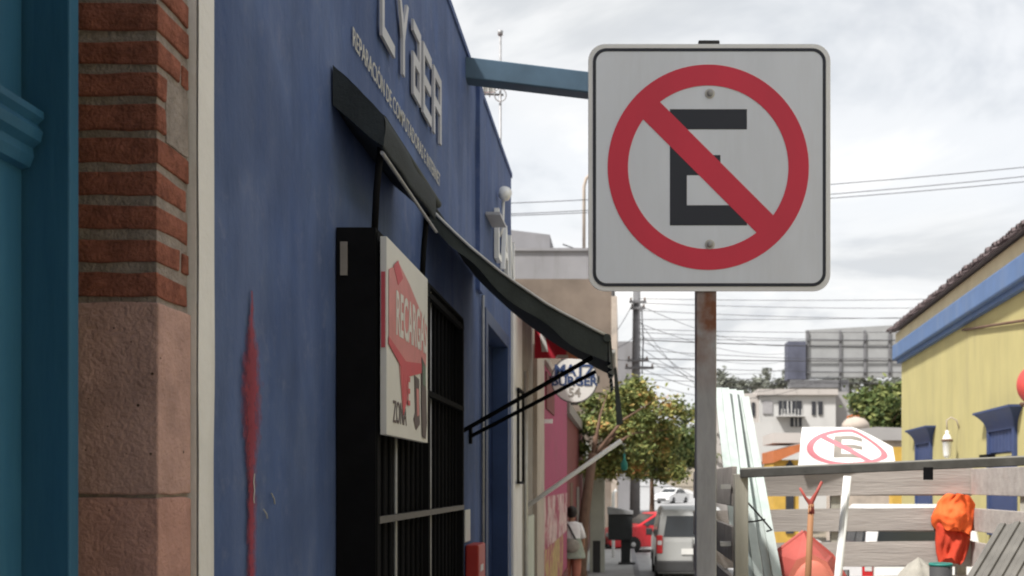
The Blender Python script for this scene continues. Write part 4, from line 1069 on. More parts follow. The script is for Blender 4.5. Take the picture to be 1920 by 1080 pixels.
# ================================================================== trees
def leaf_cloud(mb, c, r, n, size, clumps=26, seed=0, flat_=.75, shell=.55):
    rnd = random.Random(seed); c = Vector(c); cl = []
    for k in range(clumps):
        while True:
            q = Vector((rnd.uniform(-1, 1), rnd.uniform(-1, 1), rnd.uniform(-1, 1)))
            if shell < q.length < 1: break
        cl.append((Vector((q.x*r[0], q.y*r[1], q.z*r[2])), rnd.uniform(.13, .27)))
    vs, fs = [], []
    for i in range(n):
        q, s_ = rnd.choice(cl)
        p = c + q + Vector((rnd.gauss(0, 1)*r[0]*s_, rnd.gauss(0, 1)*r[1]*s_, rnd.gauss(0, 1)*r[2]*s_*flat_))
        d = Vector((rnd.gauss(0, 1), rnd.gauss(0, 1), rnd.gauss(0, .6))).normalized()
        e = d.cross(Vector((rnd.gauss(0, 1), rnd.gauss(0, 1), rnd.gauss(0, 1)))).normalized()
        s = size * rnd.uniform(.6, 1.35)
        b = len(vs); vs += [p - d*s, p + e*s*.45, p + d*s, p - e*s*.45]; fs.append((b, b+1, b+2, b+3))
    mb.add(vs, fs)
def tree(name, label, base, trunk_top, r0, c, r, n, size, lm, seed, clumps=26, grp=None, limbs=6, lobes=None):
    t = thing(name, label, 'tree', base, 0, grp); rnd = random.Random(seed)
    base = Vector(base); tt = Vector(trunk_top); c = Vector(c)
    mb = MB(); mid = base.lerp(tt, .5) + Vector((rnd.uniform(-.1, .1), 0, 0))
    mb.tube([base + Vector((0, 0, -.1)), base + Vector((0, 0, .3)), mid, tt], [r0*1.35, r0, r0*.85, r0*.7], 10)
    for k in range(limbs):
        a = 2*math.pi*k/limbs + rnd.uniform(-.4, .4)
        e = c + Vector((r[0]*.65*math.cos(a), r[1]*.65*math.sin(a), r[2]*rnd.uniform(-.3, .6)))
        m_ = tt.lerp(e, .5) + Vector((0, 0, .12*r[2]))
        mb.tube([tt - Vector((0, 0, .1)), m_, e], [r0*.42, r0*.2, r0*.06], 7)
    mb.build('trunk', M['bark'], t)
    mb = MB()
    if lobes:
        for li, (q, f, k) in enumerate(lobes):
            leaf_cloud(mb, c + Vector((q[0]*r[0], q[1]*r[1], q[2]*r[2])), (r[0]*f, r[1]*f, r[2]*f), int(n*k), size, max(6, int(clumps*k*1.3)), seed + li*17, .75, .35)
    else: leaf_cloud(mb, c, r, n, size, clumps, seed)
    mb.build('crown', lm, t, fix=False)
    return t
tree('street_tree', 'leaning street tree with orange and green foliage over the left pavement', (PX(1088, 23.5), 23.5, gz(23.5)), (PX(1112, 24.5), 24.3, PZ(850, 24)), .14,
     P(1186, 808, 26), (1.4, 1.6, 1.4), 24000, .062, M['leafo'], 3, 40,
     lobes=[((-.35, 0, .35), .62, .27), ((.45, .1, .12), .55, .2), ((-.65, -.1, -.1), .42, .13), ((.05, 0, -.4), .62, .24), ((.62, 0, -.45), .4, .1), ((-.05, 0, .68), .36, .07), ((-.62, -.2, -.52), .38, .1)])
mb = MB()
tree('green_street_tree', 'dense green tree with a low crown further back than the orange tinted one', (PX(1222, 62), 62, gz(62)), (PX(1222, 62), 62, 2.0), .16,
     P(1240, 850, 62), (2.9, 2.6, 1.35), 9000, .15, M['leafg'], 5, 30)
tree('garden_tree', 'bright green tree beside the far corner of the yellow house', (PX(1655, 42), 42, gz(42)), (PX(1655, 42), 42, 3.2), .16,
     P(1657, 772, 42), (1.0, 1.5, 1.15), 6000, .12, M['leafg'], 8, 26)
tree('garden_tree', 'darker tree to the left of the bright green one by the yellow house', (PX(1632, 47), 47, gz(47)), (PX(1632, 47), 47, 3.2), .16,
     P(1634, 780, 47), (.8, 1.4, 1.2), 4000, .12, M['leaf_haze'], 9, 22)
# far belt of trees, one mass
mb = MB()
for k in range(26):
    x = PX(1325 + k*14, 150) + random.uniform(-1, 1)
    leaf_cloud(mb, (x, 150 + random.uniform(-6, 6), PZ(735 - random.uniform(0, 12), 150)), (1.6, 2, 1.5 + random.random()), 500, .34, 10, k)
for k in range(40):
    x = PX(1000 + k*20, 170); leaf_cloud(mb, (x, 170, PZ(850 - 30*random.random(), 170)), (2.2, 2, 4.2), 380, .5, 10, 90 + k)
o = mb.build('far_trees', M['leaf_haze'], fix=False); tag(o, 'belt of far trees above the rooftops, haze in the leaf colour', 'trees', kind='stuff')

# ================================================================== things on the left pavement
tb_ = thing('litter_bin', 'black box litter bin with a sloped grey lid on the left pavement', 'bin', (PX(1163, 30), 30, gz(30)))
zb = gz(30); xb = PX(1163, 30)
MB().box((xb - .34, 29.75, PZ(1012, 30)), (xb + .34, 30.2, PZ(964, 30))).build('bin_body', M['bin'], tb_, bevel=.02)
MB().prism([(-.36, PZ(964, 30) + .004), (.36, PZ(964, 30) + .004), (.36, PZ(958, 30)), (-.30, PZ(950, 30)), (-.36, PZ(950, 30))], (xb, 29.72, 0), (1, 0, 0), (0, 0, 1), (0, 1, 0), .5).build('lid', M['steel'], tb_)
MB().box((xb + .02, 29.9, zb - .05), (xb + .28, 30.1, PZ(1012, 30))).build('bin_post', M['bin'], tb_)
MB().box((xb - .05, 29.8, zb), (xb + .42, 30.2, zb + .05)).build('foot_plate', M['plast'], tb_)
tag(MB().tube([(PX(1150, 33), 33, gz(33)), (PX(1150, 33), 33, PZ(925, 33)), (PX(1156, 33), 33, PZ(918, 33))], .05, 8).build('white_bollard', M['pvc']), 'slim white pipe post behind the black bin', 'post')
o = MB().box((PX(1160, 21.5), 20.6, gz(21) + .004), (PX(1200, 21.5), 21.6, gz(21) + .03)).build('paving_slab', M['peach']); tag(o, 'pinkish paving slab lying on the left pavement', 'slab')

# ================================================================== vehicles
def vehicle(name, label, prof, hw0, belt, roof, glassy, paint, wheels, wr, group=None, rear=True, win=None):
    """prof: closed side outline (y, z), y forward from the rear; built at the origin, rear at y=0"""
    t = thing(name, label, 'car' if name == 'car' else 'van', (0, 0, 0), 0, group)
    def hw(z): return hw0 * (1 - .0 if z <= belt else 1 - .17 * (z - belt) / (roof - belt)) * (.96 if z < .35 else 1)
    n = len(prof); mb = MB()
    vs = [(-hw(z), y, z) for y, z in prof] + [(hw(z), y, z) for y, z in prof]
    mb.add(vs, [tuple(range(n)), tuple(reversed(range(n, 2*n)))] + [(i, i+n, (i+1) % n + n, (i+1) % n) for i in range(n)])
    b = mb.build('body', paint, t, local=True, bevel=.05); b.modifiers['bevel'].segments = 3
    for side in (-1, 1):
        for poly in win['side']:
            mb = MB(); pts = [(side*(hw(z) + .006), y, z) for y, z in poly]; pin = [(side*(hw(z) - .02), y, z) for y, z in poly]
            k = len(poly); mb.add(pts + pin, [tuple(range(k)), tuple(reversed(range(k, 2*k)))] + [(i, (i+1) % k, (i+1) % k + k, i + k) for i in range(k)])
            mb.build('side_window', M['glass'], t, local=True)
    for nm, (ya, za), (yb, zb_), inset, off in win['cross']:
        xa, xb_ = hw(za) - inset, hw(zb_) - inset
        d = Vector((0, yb - ya, zb_ - za)).normalized(); nr = Vector((0, -d.z, d.y)) * off
        mb = MB(); q = [Vector((-xa, ya, za)), Vector((xa, ya, za)), Vector((xb_, yb, zb_)), Vector((-xb_, yb, zb_))]
        mb.add([p + nr for p in q] + [p - nr*2 for p in q], [(0,1,2,3),(7,6,5,4),(0,4,5,1),(1,5,6,2),(2,6,7,3),(3,7,4,0)])
        mb.build(nm, M['glass'], t, local=True)
    for y in wheels:
        for side in (-1, 1):
            wl = MB().lathe([(wr*.62, 0), (wr*.95, .005), (wr, .04), (wr, .16), (wr*.95, .19), (wr*.62, .195)], (side*(hw0 - .19) if side > 0 else -hw0 - .005, y, wr), 22, (1, 0, 0)).build('wheel', M['tyre'], t, local=True)
            MB().lathe([(.02, -.003 if side < 0 else .04), (wr*.6, .004), (wr*.6, .19), (.02, .198 if side > 0 else .15)], (side*(hw0 - .19) if side > 0 else -hw0 - .005, y, wr), 18, (1, 0, 0)).build('rim', M['rim'], wl, local=True)
    return t
VANP = [(0.02, .32), (-.02, .55), (.0, 1.0), (.10, 1.62), (.22, 1.77), (.5, 1.82), (2.2, 1.83), (2.75, 1.74), (3.35, 1.16), (4.0, 1.0), (4.16, .8), (4.2, .35), (4.0, .22), (.15, .22)]
VWIN = dict(side=[[(2.0, 1.08), (3.12, 1.1), (2.68, 1.62), (2.0, 1.64)], [(1.05, 1.08), (1.92, 1.08), (1.92, 1.64), (1.05, 1.64)], [(.3, 1.08), (.97, 1.08), (.97, 1.64), (.36, 1.62)]],
            cross=[('rear_window', (.022, 1.12), (.105, 1.62), .16, .012), ('windscreen', (3.32, 1.2), (2.78, 1.70), .1, -.012)])
def van_trim(t, hw0, paint):
    for s_ in (-1, 1):
        tl = MB().box((s_*(hw0 - .16), -.03, .72), (s_*(hw0 - .015), .09, 1.16)).build('tail_light', M['tail'], t, local=True, bevel=.02)
        MB().box((s_*(hw0 - .14), -.036, .93), (s_*(hw0 - .04), -.0305, 1.03)).build('reflector', M['lamp'], tl, local=True)
        MB().box((s_*hw0, 2.9, 1.02), (s_*(hw0 + .17), 3.0, 1.2)).build('door_mirror', M['plast'], t, local=True, bevel=.02)
        MB().box((s_*(hw0 - .35), 4.1, .68), (s_*(hw0 - .06), 4.2, .84)).build('headlight', M['lamp'], t, local=True, bevel=.02)
    MB().box((-hw0 - .01, -.08, .28), (hw0 + .01, .12, .55)).build('rear_bumper', M['plast'], t, local=True, bevel=.03)
    MB().box((-hw0 - .01, 4.05, .28), (hw0 + .01, 4.26, .56)).build('front_bumper', M['plast'], t, local=True, bevel=.03)
    MB().box((-.25, -.035, .70), (.25, -.022, .84)).build('number_plate', M['paper'], t, local=True)
    MB().box((.012, -.032, .56), (.022, -.015, 1.1)).build('door_seam', M['plast'], t, local=True)
v1 = vehicle('van', 'silver grey delivery van parked at the kerb, seen from behind', VANP, .86, 1.0, 1.83, None, M['vgrey'], (.72, 3.38), .31, None, win=VWIN)
van_trim(v1, .86, M['vgrey'])
v2 = copy_tree(v1)
vY = 25.6
v1.location = (PX(1229, vY) + .87, vY, rz(vY + 2)); 
v2.location = (4.25, 15.0, rz(17)); v2['label'] = 'white van parked across the street, glimpsed between the trailer planks'
v2.rotation_euler = (0, 0, -math.atan(.0745))
for ch in v2.children:
    if ch.name.startswith('body'): ch.data = ch.data.copy(); ch.data.materials.clear(); ch.data.materials.append(M['vwhite'])
CARP = [(.02, .3), (-.02, .6), (.06, .86), (.55, .93), (1.15, 1.36), (1.7, 1.44), (2.35, 1.40), (3.1, .98), (3.95, .82), (4.2, .64), (4.22, .32), (4.05, .2), (.15, .2)]
CWIN = dict(side=[[(.82, .95), (1.95, .97), (1.95, 1.36), (1.68, 1.37), (1.22, 1.31)], [(2.02, .97), (2.95, 1.0), (2.36, 1.33), (2.02, 1.36)]],
            cross=[('rear_window', (.62, .97), (1.12, 1.33), .1, .012), ('windscreen', (3.02, 1.02), (2.42, 1.36), .08, -.012)])
def car_trim(t, hw0):
    for s_ in (-1, 1):
        MB().box((s_*(hw0 - .36), 4.08, .58), (s_*(hw0 - .04), 4.225, .72)).build('headlight', M['lamp'], t, local=True, bevel=.02)
        MB().box((s_*(hw0 - .34), -.025, .64), (s_*(hw0 - .03), .06, .78)).build('tail_light', M['tail'], t, local=True, bevel=.02)
        MB().box((s_*hw0, 2.75, .94), (s_*(hw0 + .16), 2.86, 1.06)).build('door_mirror', M['plast'], t, local=True, bevel=.02)
    MB().box((-.45, 4.19, .36), (.45, 4.235, .5)).build('grille', M['plast'], t, local=True)
    MB().box((-hw0 + .05, 4.19, .22), (hw0 - .05, 4.24, .32)).build('front_bumper', M['plast'], t, local=True)
    MB().box((-.25, -.032, .5), (.25, -.012, .62)).build('number_plate', M['paper'], t, local=True)
c1_ = vehicle('car', 'bright red car beyond the black bin on the left', CARP, .83, .9, 1.44, None, M['vred'], (.75, 3.3), .3, None, win=CWIN)
car_trim(c1_, .83)
c2_ = copy_tree(c1_)
c1_.location = (3.25, 39.9, rz(39.5)); c1_.rotation_euler = (0, 0, R(110))
c2_['label'] = 'white car far down the street under the trees'
for ch in c2_.children:
    if ch.name.startswith('body'): ch.data = ch.data.copy(); ch.data.materials.clear(); ch.data.materials.append(M['vwhite'])
c2_.location = (PX(1256, 100) + 1.3, 103.0, rz(100)); c2_.rotation_euler = (0, 0, R(150))

# ================================================================== woman walking away
pe = thing('person', 'person in white top, sage tunic and salmon trousers walking away on the pavement', 'person', (PX(1072, 20), 20, gz(20)))
def skin_mesh(name, verts, edges, radii, m, parent, root=0, sub=2):
    me = bpy.data.meshes.new(name); me.from_pydata(verts, edges, []); me.update()
    o = bpy.data.objects.new(name, me); COL.objects.link(o); o.parent = parent
    sk = o.modifiers.new('skin', 'SKIN'); sk.use_smooth_shade = True
    if not me.skin_vertices: me.attributes  # layer is created with the modifier
    bpy.context.view_layer.update()
    lay = me.skin_vertices[0] if len(me.skin_vertices) else None
    if lay is None:
        bpy.context.view_layer.objects.active = o; o.select_set(True)
        bpy.ops.mesh.customdata_skin_add(); o.select_set(False); lay = me.skin_vertices[0]
    for i, r_ in enumerate(radii):
        lay.data[i].radius = r_ if isinstance(r_, tuple) else (r_, r_); lay.data[i].use_root = (i == root)
    sb = o.modifiers.new('sub', 'SUBSURF'); sb.levels = sub; sb.render_levels = sub
    me.materials.append(m); return o
V = [(0, 0, .88), (0, 0, 1.05), (0, -.01, 1.25), (0, .0, 1.34), (0, .01, 1.42), (0, .03, 1.53),     # 0-5 spine, head
     (-.085, .0, .80), (-.095, .06, .46), (-.10, -.02, .09), (-.105, .12, .03),      # 6-9 left leg forward
     (.085, .0, .80), (.09, -.02, .46), (.09, -.20, .12), (.095, -.10, .035),       # 10-13 right leg back
     (-.15, 0, 1.30), (-.21, -.05, 1.06), (-.22, .03, .84),                      # 14-16 left arm
     (.15, 0, 1.30), (.21, .03, 1.06), (.215, .10, .86)]                         # 17-19 right arm
Ed = [(0,1),(1,2),(2,3),(3,4),(4,5),(0,6),(6,7),(7,8),(8,9),(0,10),(10,11),(11,12),(12,13),(2,14),(14,15),(15,16),(2,17),(17,18),(18,19)]
Ra = [(.14,.11),(.115,.09),(.13,.09),(.06,.055),(.05,.05),(.085,.095),(.085,.085),(.058,.06),(.04,.042),(.035,.03),(.085,.085),(.058,.06),(.04,.042),(.035,.03),(.055,.05),(.038,.038),(.026,.026),(.055,.05),(.038,.038),(.026,.026)]
skin_mesh('body', V, Ed, Ra, M['skin'], pe)
def hand(c, s_):
    vs = [c, (c[0], c[1]+.01, c[2]-.07)]; es = [(0, 1)]; rs = [(.024, .018), (.034, .016)]
    for k in range(4):
        b = len(vs); x = c[0] + (k - 1.5)*.017; ln = (.06, .072, .068, .052)[k]
        vs += [(x, c[1]+.012, c[2]-.10), (x, c[1]+.022, c[2]-.10-ln*.5), (x, c[1]+.012, c[2]-.10-ln)]; es += [(1, b), (b, b+1), (b+1, b+2)]; rs += [.0088, .008, .007]
    b = len(vs); vs += [(c[0]-s_*.035, c[1]+.02, c[2]-.055), (c[0]-s_*.042, c[1]+.03, c[2]-.09)]; es += [(0, b), (b, b+1)]; rs += [.010, .008]
    skin_mesh('hand', vs, es, rs, M['skin'], pe, 0, 1)
hand(V[16], -1); hand(V[19], 1)
# face
MB().lathe([(.0, .0), (.014, .012), (.006, .045)], (0, .125, 1.495), 8, (0, .15, 1)).build('nose', M['skin'], pe, local=True)
for s_ in (-1, 1):
    MB().lathe([(0, 0), (.012, .003), (0, .008)], (s_*.033, .115, 1.54), 8, (0, 1, 0)).build('eye', M['paper'], pe, local=True)
    MB().lathe([(.004, -.02), (.02, 0), (.004, .03)], (s_*.088, .02, 1.51), 8, (0, 0, 1)).build('ear', M['skin'], pe, local=True)
MB().bar((-.022, .118, 1.463), (.022, .118, 1.463), .006, .008).build('mouth', M['redp'], pe, local=True)
# hair tied in a bun
def sph(c, r, n=16, m_=12, j=.0):
    return lambda u, v: (c[0] + r[0]*math.sin(v*math.pi)*math.cos(u*2*math.pi), c[1] + r[1]*math.sin(v*math.pi)*math.sin(u*2*math.pi), c[2] + r[2]*math.cos(v*math.pi))
hr = MB().grid(sph((0, .0, 1.55), (.105, .115, .118)), 18, 12).build('hair', M['hair'], pe, local=True, fix=False)
MB().grid(sph((0, -.115, 1.60), (.05, .05, .05)), 14, 10).build('hair_bun', M['hair'], hr, local=True, fix=False)
def ringloft(secs, name, m, wob=.0):
    mb = MB()
    def fn(u, v):
        i = v*(len(secs)-1); a = int(min(i, len(secs)-2)); t = i - a; A, B = secs[a], secs[a+1]
        g = [A[k] + (B[k]-A[k])*t for k in range(5)]; an = u*2*math.pi
        w_ = 1 + wob*math.sin(an*7 + v*3)
        return (g[0] + g[3]*math.cos(an)*w_, g[1] + g[4]*math.sin(an)*w_, g[2])
    mb.grid(fn, 32, 20); return mb.build(name, m, pe, local=True, fix=False)
ringloft([(0,0,1.375,.07,.065), (0,0,1.34,.16,.10), (0,0,1.24,.185,.125), (0,0,1.08,.165,.125), (0,0,1.0,.17,.13)], 'blouse', M['blouse'], .015)
for s_, ar in ((-1, (14, 15)), (1, (17, 18))):
    a, b = Vector(V[ar[0]]), Vector(V[ar[1]])
    MB().tube([a + Vector((-s_*.03, 0, .015)), a.lerp(b, .5), b], [.068, .062, .06], 14).build('sleeve', M['blouse'], pe, local=True)
ringloft([(0,0,1.06,.172,.132), (0,0,.95,.20,.155), (0,0,.80,.235,.18), (0,0,.70,.255,.195), (0,0,.685,.25,.19)], 'tunic', M['skirtg'], .03)
MB().bar((-.07, -.135, 1.33), (.09, -.165, 1.02), .035, .012, (0, 1, 0)).build('bag_strap', M['plast'], pe, local=True)
MB().grid(sph((.02, -.19, .93), (.14, .065, .13)), 18, 12).build('shoulder_bag', M['sack'], pe, local=True, fix=False)
for s_, ids in ((-1, (6, 7, 8)), (1, (10, 11, 12))):
    a, b, c = (Vector(V[k]) for k in ids)
    MB().tube([a + Vector((0, 0, .06)), b, c + Vector((0, 0, .02))], [.105, .085, .065], 16).build('trouser_leg', M['salmon'], pe, local=True)
for k in (9, 13):
    p = Vector(V[k]); MB().tube([p + Vector((0, -.15, .0)), p + Vector((0, -.06, .012)), p + Vector((0, .05, 0))], [.038, .046, .036], 10).build('shoe', M['plast'], pe, local=True)

# ================================================================== yellow house across the street (own frame: y along the wall, -x to the street)
yh = thing('yellow_house', 'yellow house with a blue cornice, blue windows and a tiled roof', 'house', (4.74, 0, gz(18)), -math.atan(.0745))
Zg = gz(18)
def yb(a, b): return MB().box((a[0], a[1], a[2] - Zg), (b[0], b[1], b[2] - Zg))
wins = [(21.95, 23.35), (16.1, 17.45), (10.6, 12.0), (4.6, 6.0)]
YE, EZ = 25.25, 4.5
WT, WB = 2.60, 2.06
edges = [-9.0]
for a, b in sorted(wins): edges += [a, b]
edges.append(YE)
for k in range(0, len(edges), 2):
    yb((0, edges[k], -1.6), (.35, edges[k+1], EZ)).build('wall', M['yellow'], yh, local=True)
for a, b in wins:
    yb((0.0, a + .001, WT), (.35, b - .001, EZ)).build('wall', M['yellow'], yh, local=True)
    yb((0.0, a + .001, -1.6), (.35, b - .001, WB)).build('wall', M['yellow'], yh, local=True)
yb((.35, YE - .3, -1.6), (9, YE, EZ + .3)).build('end_wall', M['yellow'], yh, local=True)
yb((-.19, -9, 4.50), (.35, YE + .18, 4.86)).build('cornice', M['bcorn'], yh, local=True, bevel=.03)
yb((-.10, -9, 4.42), (.002, YE + .06, 4.499)).build('cornice_bead', M['bcorn'], yh, local=True)
yb((-.12, -9, 4.861), (.35, YE + .1, 5.13)).build('frieze', M['cream'], yh, local=True)
rf = MB(); rf.add([(-.26, -9, 5.16 - Zg), (-.26, YE + .12, 5.16 - Zg), (5, YE + .12, 7.0 - Zg), (5, -9, 7.0 - Zg), (-.26, -9, 5.132 - Zg), (-.26, YE + .12, 5.132 - Zg), (5, YE + .12, 6.9 - Zg), (5, -9, 6.9 - Zg)], [(0,1,2,3),(7,6,5,4),(0,4,5,1),(1,5,6,2),(2,6,7,3),(3,7,4,0)])
roof = rf.build('roof', M['tile'], yh, local=True)
tm = MB(); nseg = 8; vs = []
for (s_, zs) in ((0, 0), (1, 1)):
    for k in range(nseg + 1):
        a = math.pi*k/nseg; rr_ = .066 if s_ == 0 else .058
        vs.append((s_*.45, math.cos(a)*rr_, s_*.157 + math.sin(a)*rr_))
for (s_, zs) in ((0, 0), (1, 1)):
    for k in range(nseg + 1):
        a = math.pi*k/nseg; rr_ = .052 if s_ == 0 else .045
        vs.append((s_*.45, math.cos(a)*rr_, s_*.157 + math.sin(a)*rr_))
m_ = nseg + 1
tm.add(vs, [(k, k+1, m_+k+1, m_+k) for k in range(nseg)] + [(2*m_+k+1, 2*m_+k, 3*m_+k, 3*m_+k+1) for k in range(nseg)] + [(k+1, k, 2*m_+k, 2*m_+k+1) for k in range(nseg)], True)
tmesh = tm.mesh('roof_tile'); tmesh.materials.append(M['tile'])
y = 12.6; k = 0
while y < YE + .1:
    o = place(tmesh, 'roof_tile', None, roof); o.location = (-.32 + random.uniform(-.03, .02), y, 5.15 - Zg + random.uniform(-.012, .02)); o.rotation_euler = (random.uniform(-.06, .06), 0, random.uniform(-.07, .07)); y += .15; k += 1
for a, b in wins:
    wn = yb((.012, a + .004, WB), (.06, b - .004, WT)).build('shutter', M['bshut'], yh, local=True)
    n_ = 7
    for j in range(n_):
        ya = a + (b - a)*j/n_; yb((-.02, ya + .012, WB + .02), (.011, ya + (b-a)/n_ - .008, WT - .02)).build('slat', M['bshut'], wn, local=True)
    # flared hood: cove that widens towards the top
    mb = MB(); H0, H1 = WT - .18, WT + .12
    def hood(u, v, a=a, b=b):
        c = v**2.2; w0 = (b - a)/2 + .09; w1 = w0 + .27*c; pr = .055 + .14*c; yc = (a+b)/2
        path = [(.0, -w1), (-pr, -w1), (-pr, w1), (.0, w1)]
        i = u*3; q = int(min(i, 2)); t = i - q
        return (path[q][0] + (path[q+1][0]-path[q][0])*t, yc + path[q][1] + (path[q+1][1]-path[q][1])*t, H0 + (H1-H0)*v - Zg)
    mb.grid(hood, 6, 10, False)
    hd = mb.build('window_hood', M['bshut'], yh, local=True, fix=False)
    yb((-.21, a - .38, H1), (0.0, b + .38, H1 + .035)).build('hood_top', M['bshut'], hd, local=True)
    for ya, yc in ((a - .09, a + .02), (b - .02, b + .09)): yb((-.055, ya, .75), (-.002, yc, WT - .181)).build('jamb', M['bshut'], yh, local=True)
    yb((-.02, a + .021, .75), (-.003, b - .021, WB - .05)).build('apron', M['bshut'], yh, local=True)
    yb((-.14, b - .3, WB - .045), (-.0205, b + .22, WB - .002)).build('sill', M['black'], yh, local=True)
# pipe along the yellow wall
MB().tube([(-.04, 19.2, PZ(618, 19.1) - Zg), (-.04, 15.0, PZ(598, 15.0) - Zg)], .022, 8).build('wall_pipe', M['bark'], yh, local=True)
# lower panes near the ground
for ya in (14.2, 14.75): yb((-.02, ya, .9), (.0, ya + .4, 1.35)).build('low_window', M['fwin'], yh, local=True)
rot = -math.atan(.0745)
def yw(lx, ly, z): return Vector((4.74 + lx*math.cos(rot) - ly*math.sin(rot), lx*math.sin(rot) + ly*math.cos(rot), z))
# white lantern on the yellow wall
ln = thing('wall_lantern', 'ornate white lantern on the yellow wall between the two windows', 'lantern', yw(-.2, 19.6, 2.0))
lc = yw(-.22, 19.6, 0)
MB().lathe([(.03, 0), (.06, .03), (.07, .06), (.09, .30), (.10, .31), (.10, .33), (.05, .43), (.025, .45), (.04, .49), (.0, .52)], (lc.x, lc.y, 2.05), 8).build('body', M['pvc'], ln)
MB().lathe([(.102, .30), (.115, .32), (.09, .35)], (lc.x, lc.y, 2.05), 8).build('collar', M['bark'], ln)
MB().tube([yw(-.01, 19.6, 2.60), yw(-.05, 19.6, 2.74), yw(-.15, 19.6, 2.80), yw(-.23, 19.6, 2.74), yw(-.22, 19.6, 2.56)], .013, 8).build('scroll', M['beige'], ln)
MB().tube([(lc.x, lc.y, 1.98), (lc.x, lc.y, 1.75)], [.05, .02], 8).build('finial', M['pvc'], ln)
# red globe at the right edge
rg = thing('red_globe_lamp', 'round red hanging globe at the right edge before the yellow wall', 'lamp', yw(-.5, 15.3, 2.9))
gcn = P(1937, 722, 14.9)
MB().grid(sph(gcn, (.22, .22, .27)), 24, 16).build('globe', mat('red_globe', (.5, .07, .06), .5, .1, 5), rg, fix=False)
MB().lathe([(.05, 0), (.07, .04), (.05, .06)], gcn + Vector((-.12, 0, -.30)), 12).build('cap', M['bark'], rg)
MB().tube([gcn + Vector((0, 0, .26)), gcn + Vector((0, 0, .9)), yw(-.02, 15.0, gcn.z + 1.0)], .012, 6).build('cord', M['wire'], rg)

# ================================================================== far right buildings
wh = thing('white_house', 'white two storey house with dark windows beyond the trailer', 'house', (PX(1490, 60), 63, gz(60)))
f60 = 60.0
MB().box((PX(1425, 60), 60, -1), (PX(1567, 60), 70, PZ(741, 60))).build('wall', M['farw'], wh)
MB().box((PX(1340, 60), 60.6, -1), (PX(1425, 60) - .003, 70, PZ(736, 60))).build('wall', M['farp'], wh)
MB().box((PX(1420, 60), 59.75, PZ(741, 60) + .002), (PX(1570, 60), 70, PZ(730, 60))).build('parapet', M['farp'], wh)
MB().box((PX(1567, 60) + .003, 60.5, -1), (PX(1592, 60), 70, PZ(733, 60))).build('annex', M['farg'], wh)
for (a, b, c, d, m) in ((1460, 1466, 752, 779, 'fwin'), (1469, 1491, 752, 775, 'fwin'), (1493, 1503, 752, 779, 'fwin'), (1522, 1529, 753, 778, 'fwin'), (1534, 1542, 753, 778, 'fwin'), (1482, 1503, 783, 800, 'fwin')):
    w_ = MB().box((PX(a, 60), 59.93, PZ(d, 60)), (PX(b, 60), 59.998, PZ(c, 60))).build('window', M[m], wh)
    if b - a > 14:
        for q in (.33, .66): MB().box((PX(a + (b-a)*q - 1, 60), 59.9, PZ(d, 60)), (PX(a + (b-a)*q + 1, 60), 59.929, PZ(c, 60))).build('mullion', M['farw'], w_)
for (a, b, c, d, m) in ((1403, 1409, 753, 779, 'fwin'), (1412, 1418, 753, 779, 'fwin')):
    MB().box((PX(a, 60), 60.54, PZ(d, 60)), (PX(b, 60), 60.598, PZ(c, 60))).build('window', M[m], wh)
MB().box((PX(1430, 60), 59.93, PZ(776, 60)), (PX(1448, 60), 59.998, PZ(752, 60))).build('window', M['fwinp'], wh)
MB().box((PX(1455, 60), 59.4, PZ(782, 60)), (PX(1508, 60), 59.99, PZ(780, 60))).build('balcony', M['farw'], wh)
for k in range(9):
    x = PX(1456 + k*6.3, 60); MB().box((x - .02, 59.42, PZ(780, 60)), (x + .02, 59.46, PZ(768, 60))).build('baluster', M['farw'], wh)
lw = thing('low_white_wall_house', 'plain white single storey house left of the ochre kiosk', 'house', (PX(1434, 50), 51, gz(50)))
MB().box((PX(1416, 50), 50, -1), (PX(1449, 50), 54, PZ(792, 50))).build('wall', M['farw'], lw)
MB().box((PX(1421, 50), 49.93, PZ(880, 50)), (PX(1428, 50), 49.998, PZ(866, 50))).build('window', M['fwin'], lw)
kk = thing('ochre_kiosk', 'small ochre kiosk with a sloped orange roof beyond the trailer', 'kiosk', (PX(1474, 44), 45, gz(44)))
MB().box((PX(1450, 44), 44, -1), (PX(1498, 44), 47, PZ(862, 44))).build('wall', M['faryel'], kk)
mb = MB(); mb.prism([(PX(1448, 44), PZ(868, 44)), (PX(1500, 44), PZ(846, 44)), (PX(1500, 44), PZ(832, 44)), (PX(1448, 44), PZ(846, 44))], (0, 43.7, 0), (1, 0, 0), (0, 0, 1), (0, 1, 0), 3.5); mb.build('roof', M['farorg'], kk)
MB().box((PX(1448, 44), 43.75, PZ(831, 44)), (PX(1500, 44), 47, PZ(812, 44))).build('parapet', M['farp'], kk)
MB().prism([(PX(1473, 44), -.5), (PX(1488, 44), -.5), (PX(1488, 44), PZ(872, 44)), (PX(1481, 44), PZ(862, 44)), (PX(1473, 44), PZ(872, 44))], (0, 43.93, 0), (1, 0, 0), (0, 0, 1), (0, 1, 0), .06).build('arch', M['fwin'], kk)
rh = thing('grey_roofed_house', 'low house with grey and red roofs left of the yellow house', 'house', (PX(1640, 38), 39, gz(38)))
MB().box((PX(1590, 38), 38, -1), (PX(1700, 38), 42, PZ(825, 38))).build('wall', M['beige'], rh)
mb = MB(); mb.prism([(PX(1586, 38), PZ(826, 38)), (PX(1705, 38), PZ(826, 38)), (PX(1705, 38), PZ(803, 38)), (PX(1640, 38), PZ(801, 38)), (PX(1600, 38), PZ(806, 38))], (0, 37.8, 0), (1, 0, 0), (0, 0, 1), (0, 1, 0), 5); mb.build('roof', M['farg'], rh)
MB().lathe([(.55, 0), (.5, .25), (.33, .42), (.0, .5)], P(1604, 806, 40), 16).build('dome', M['beige'], rh)
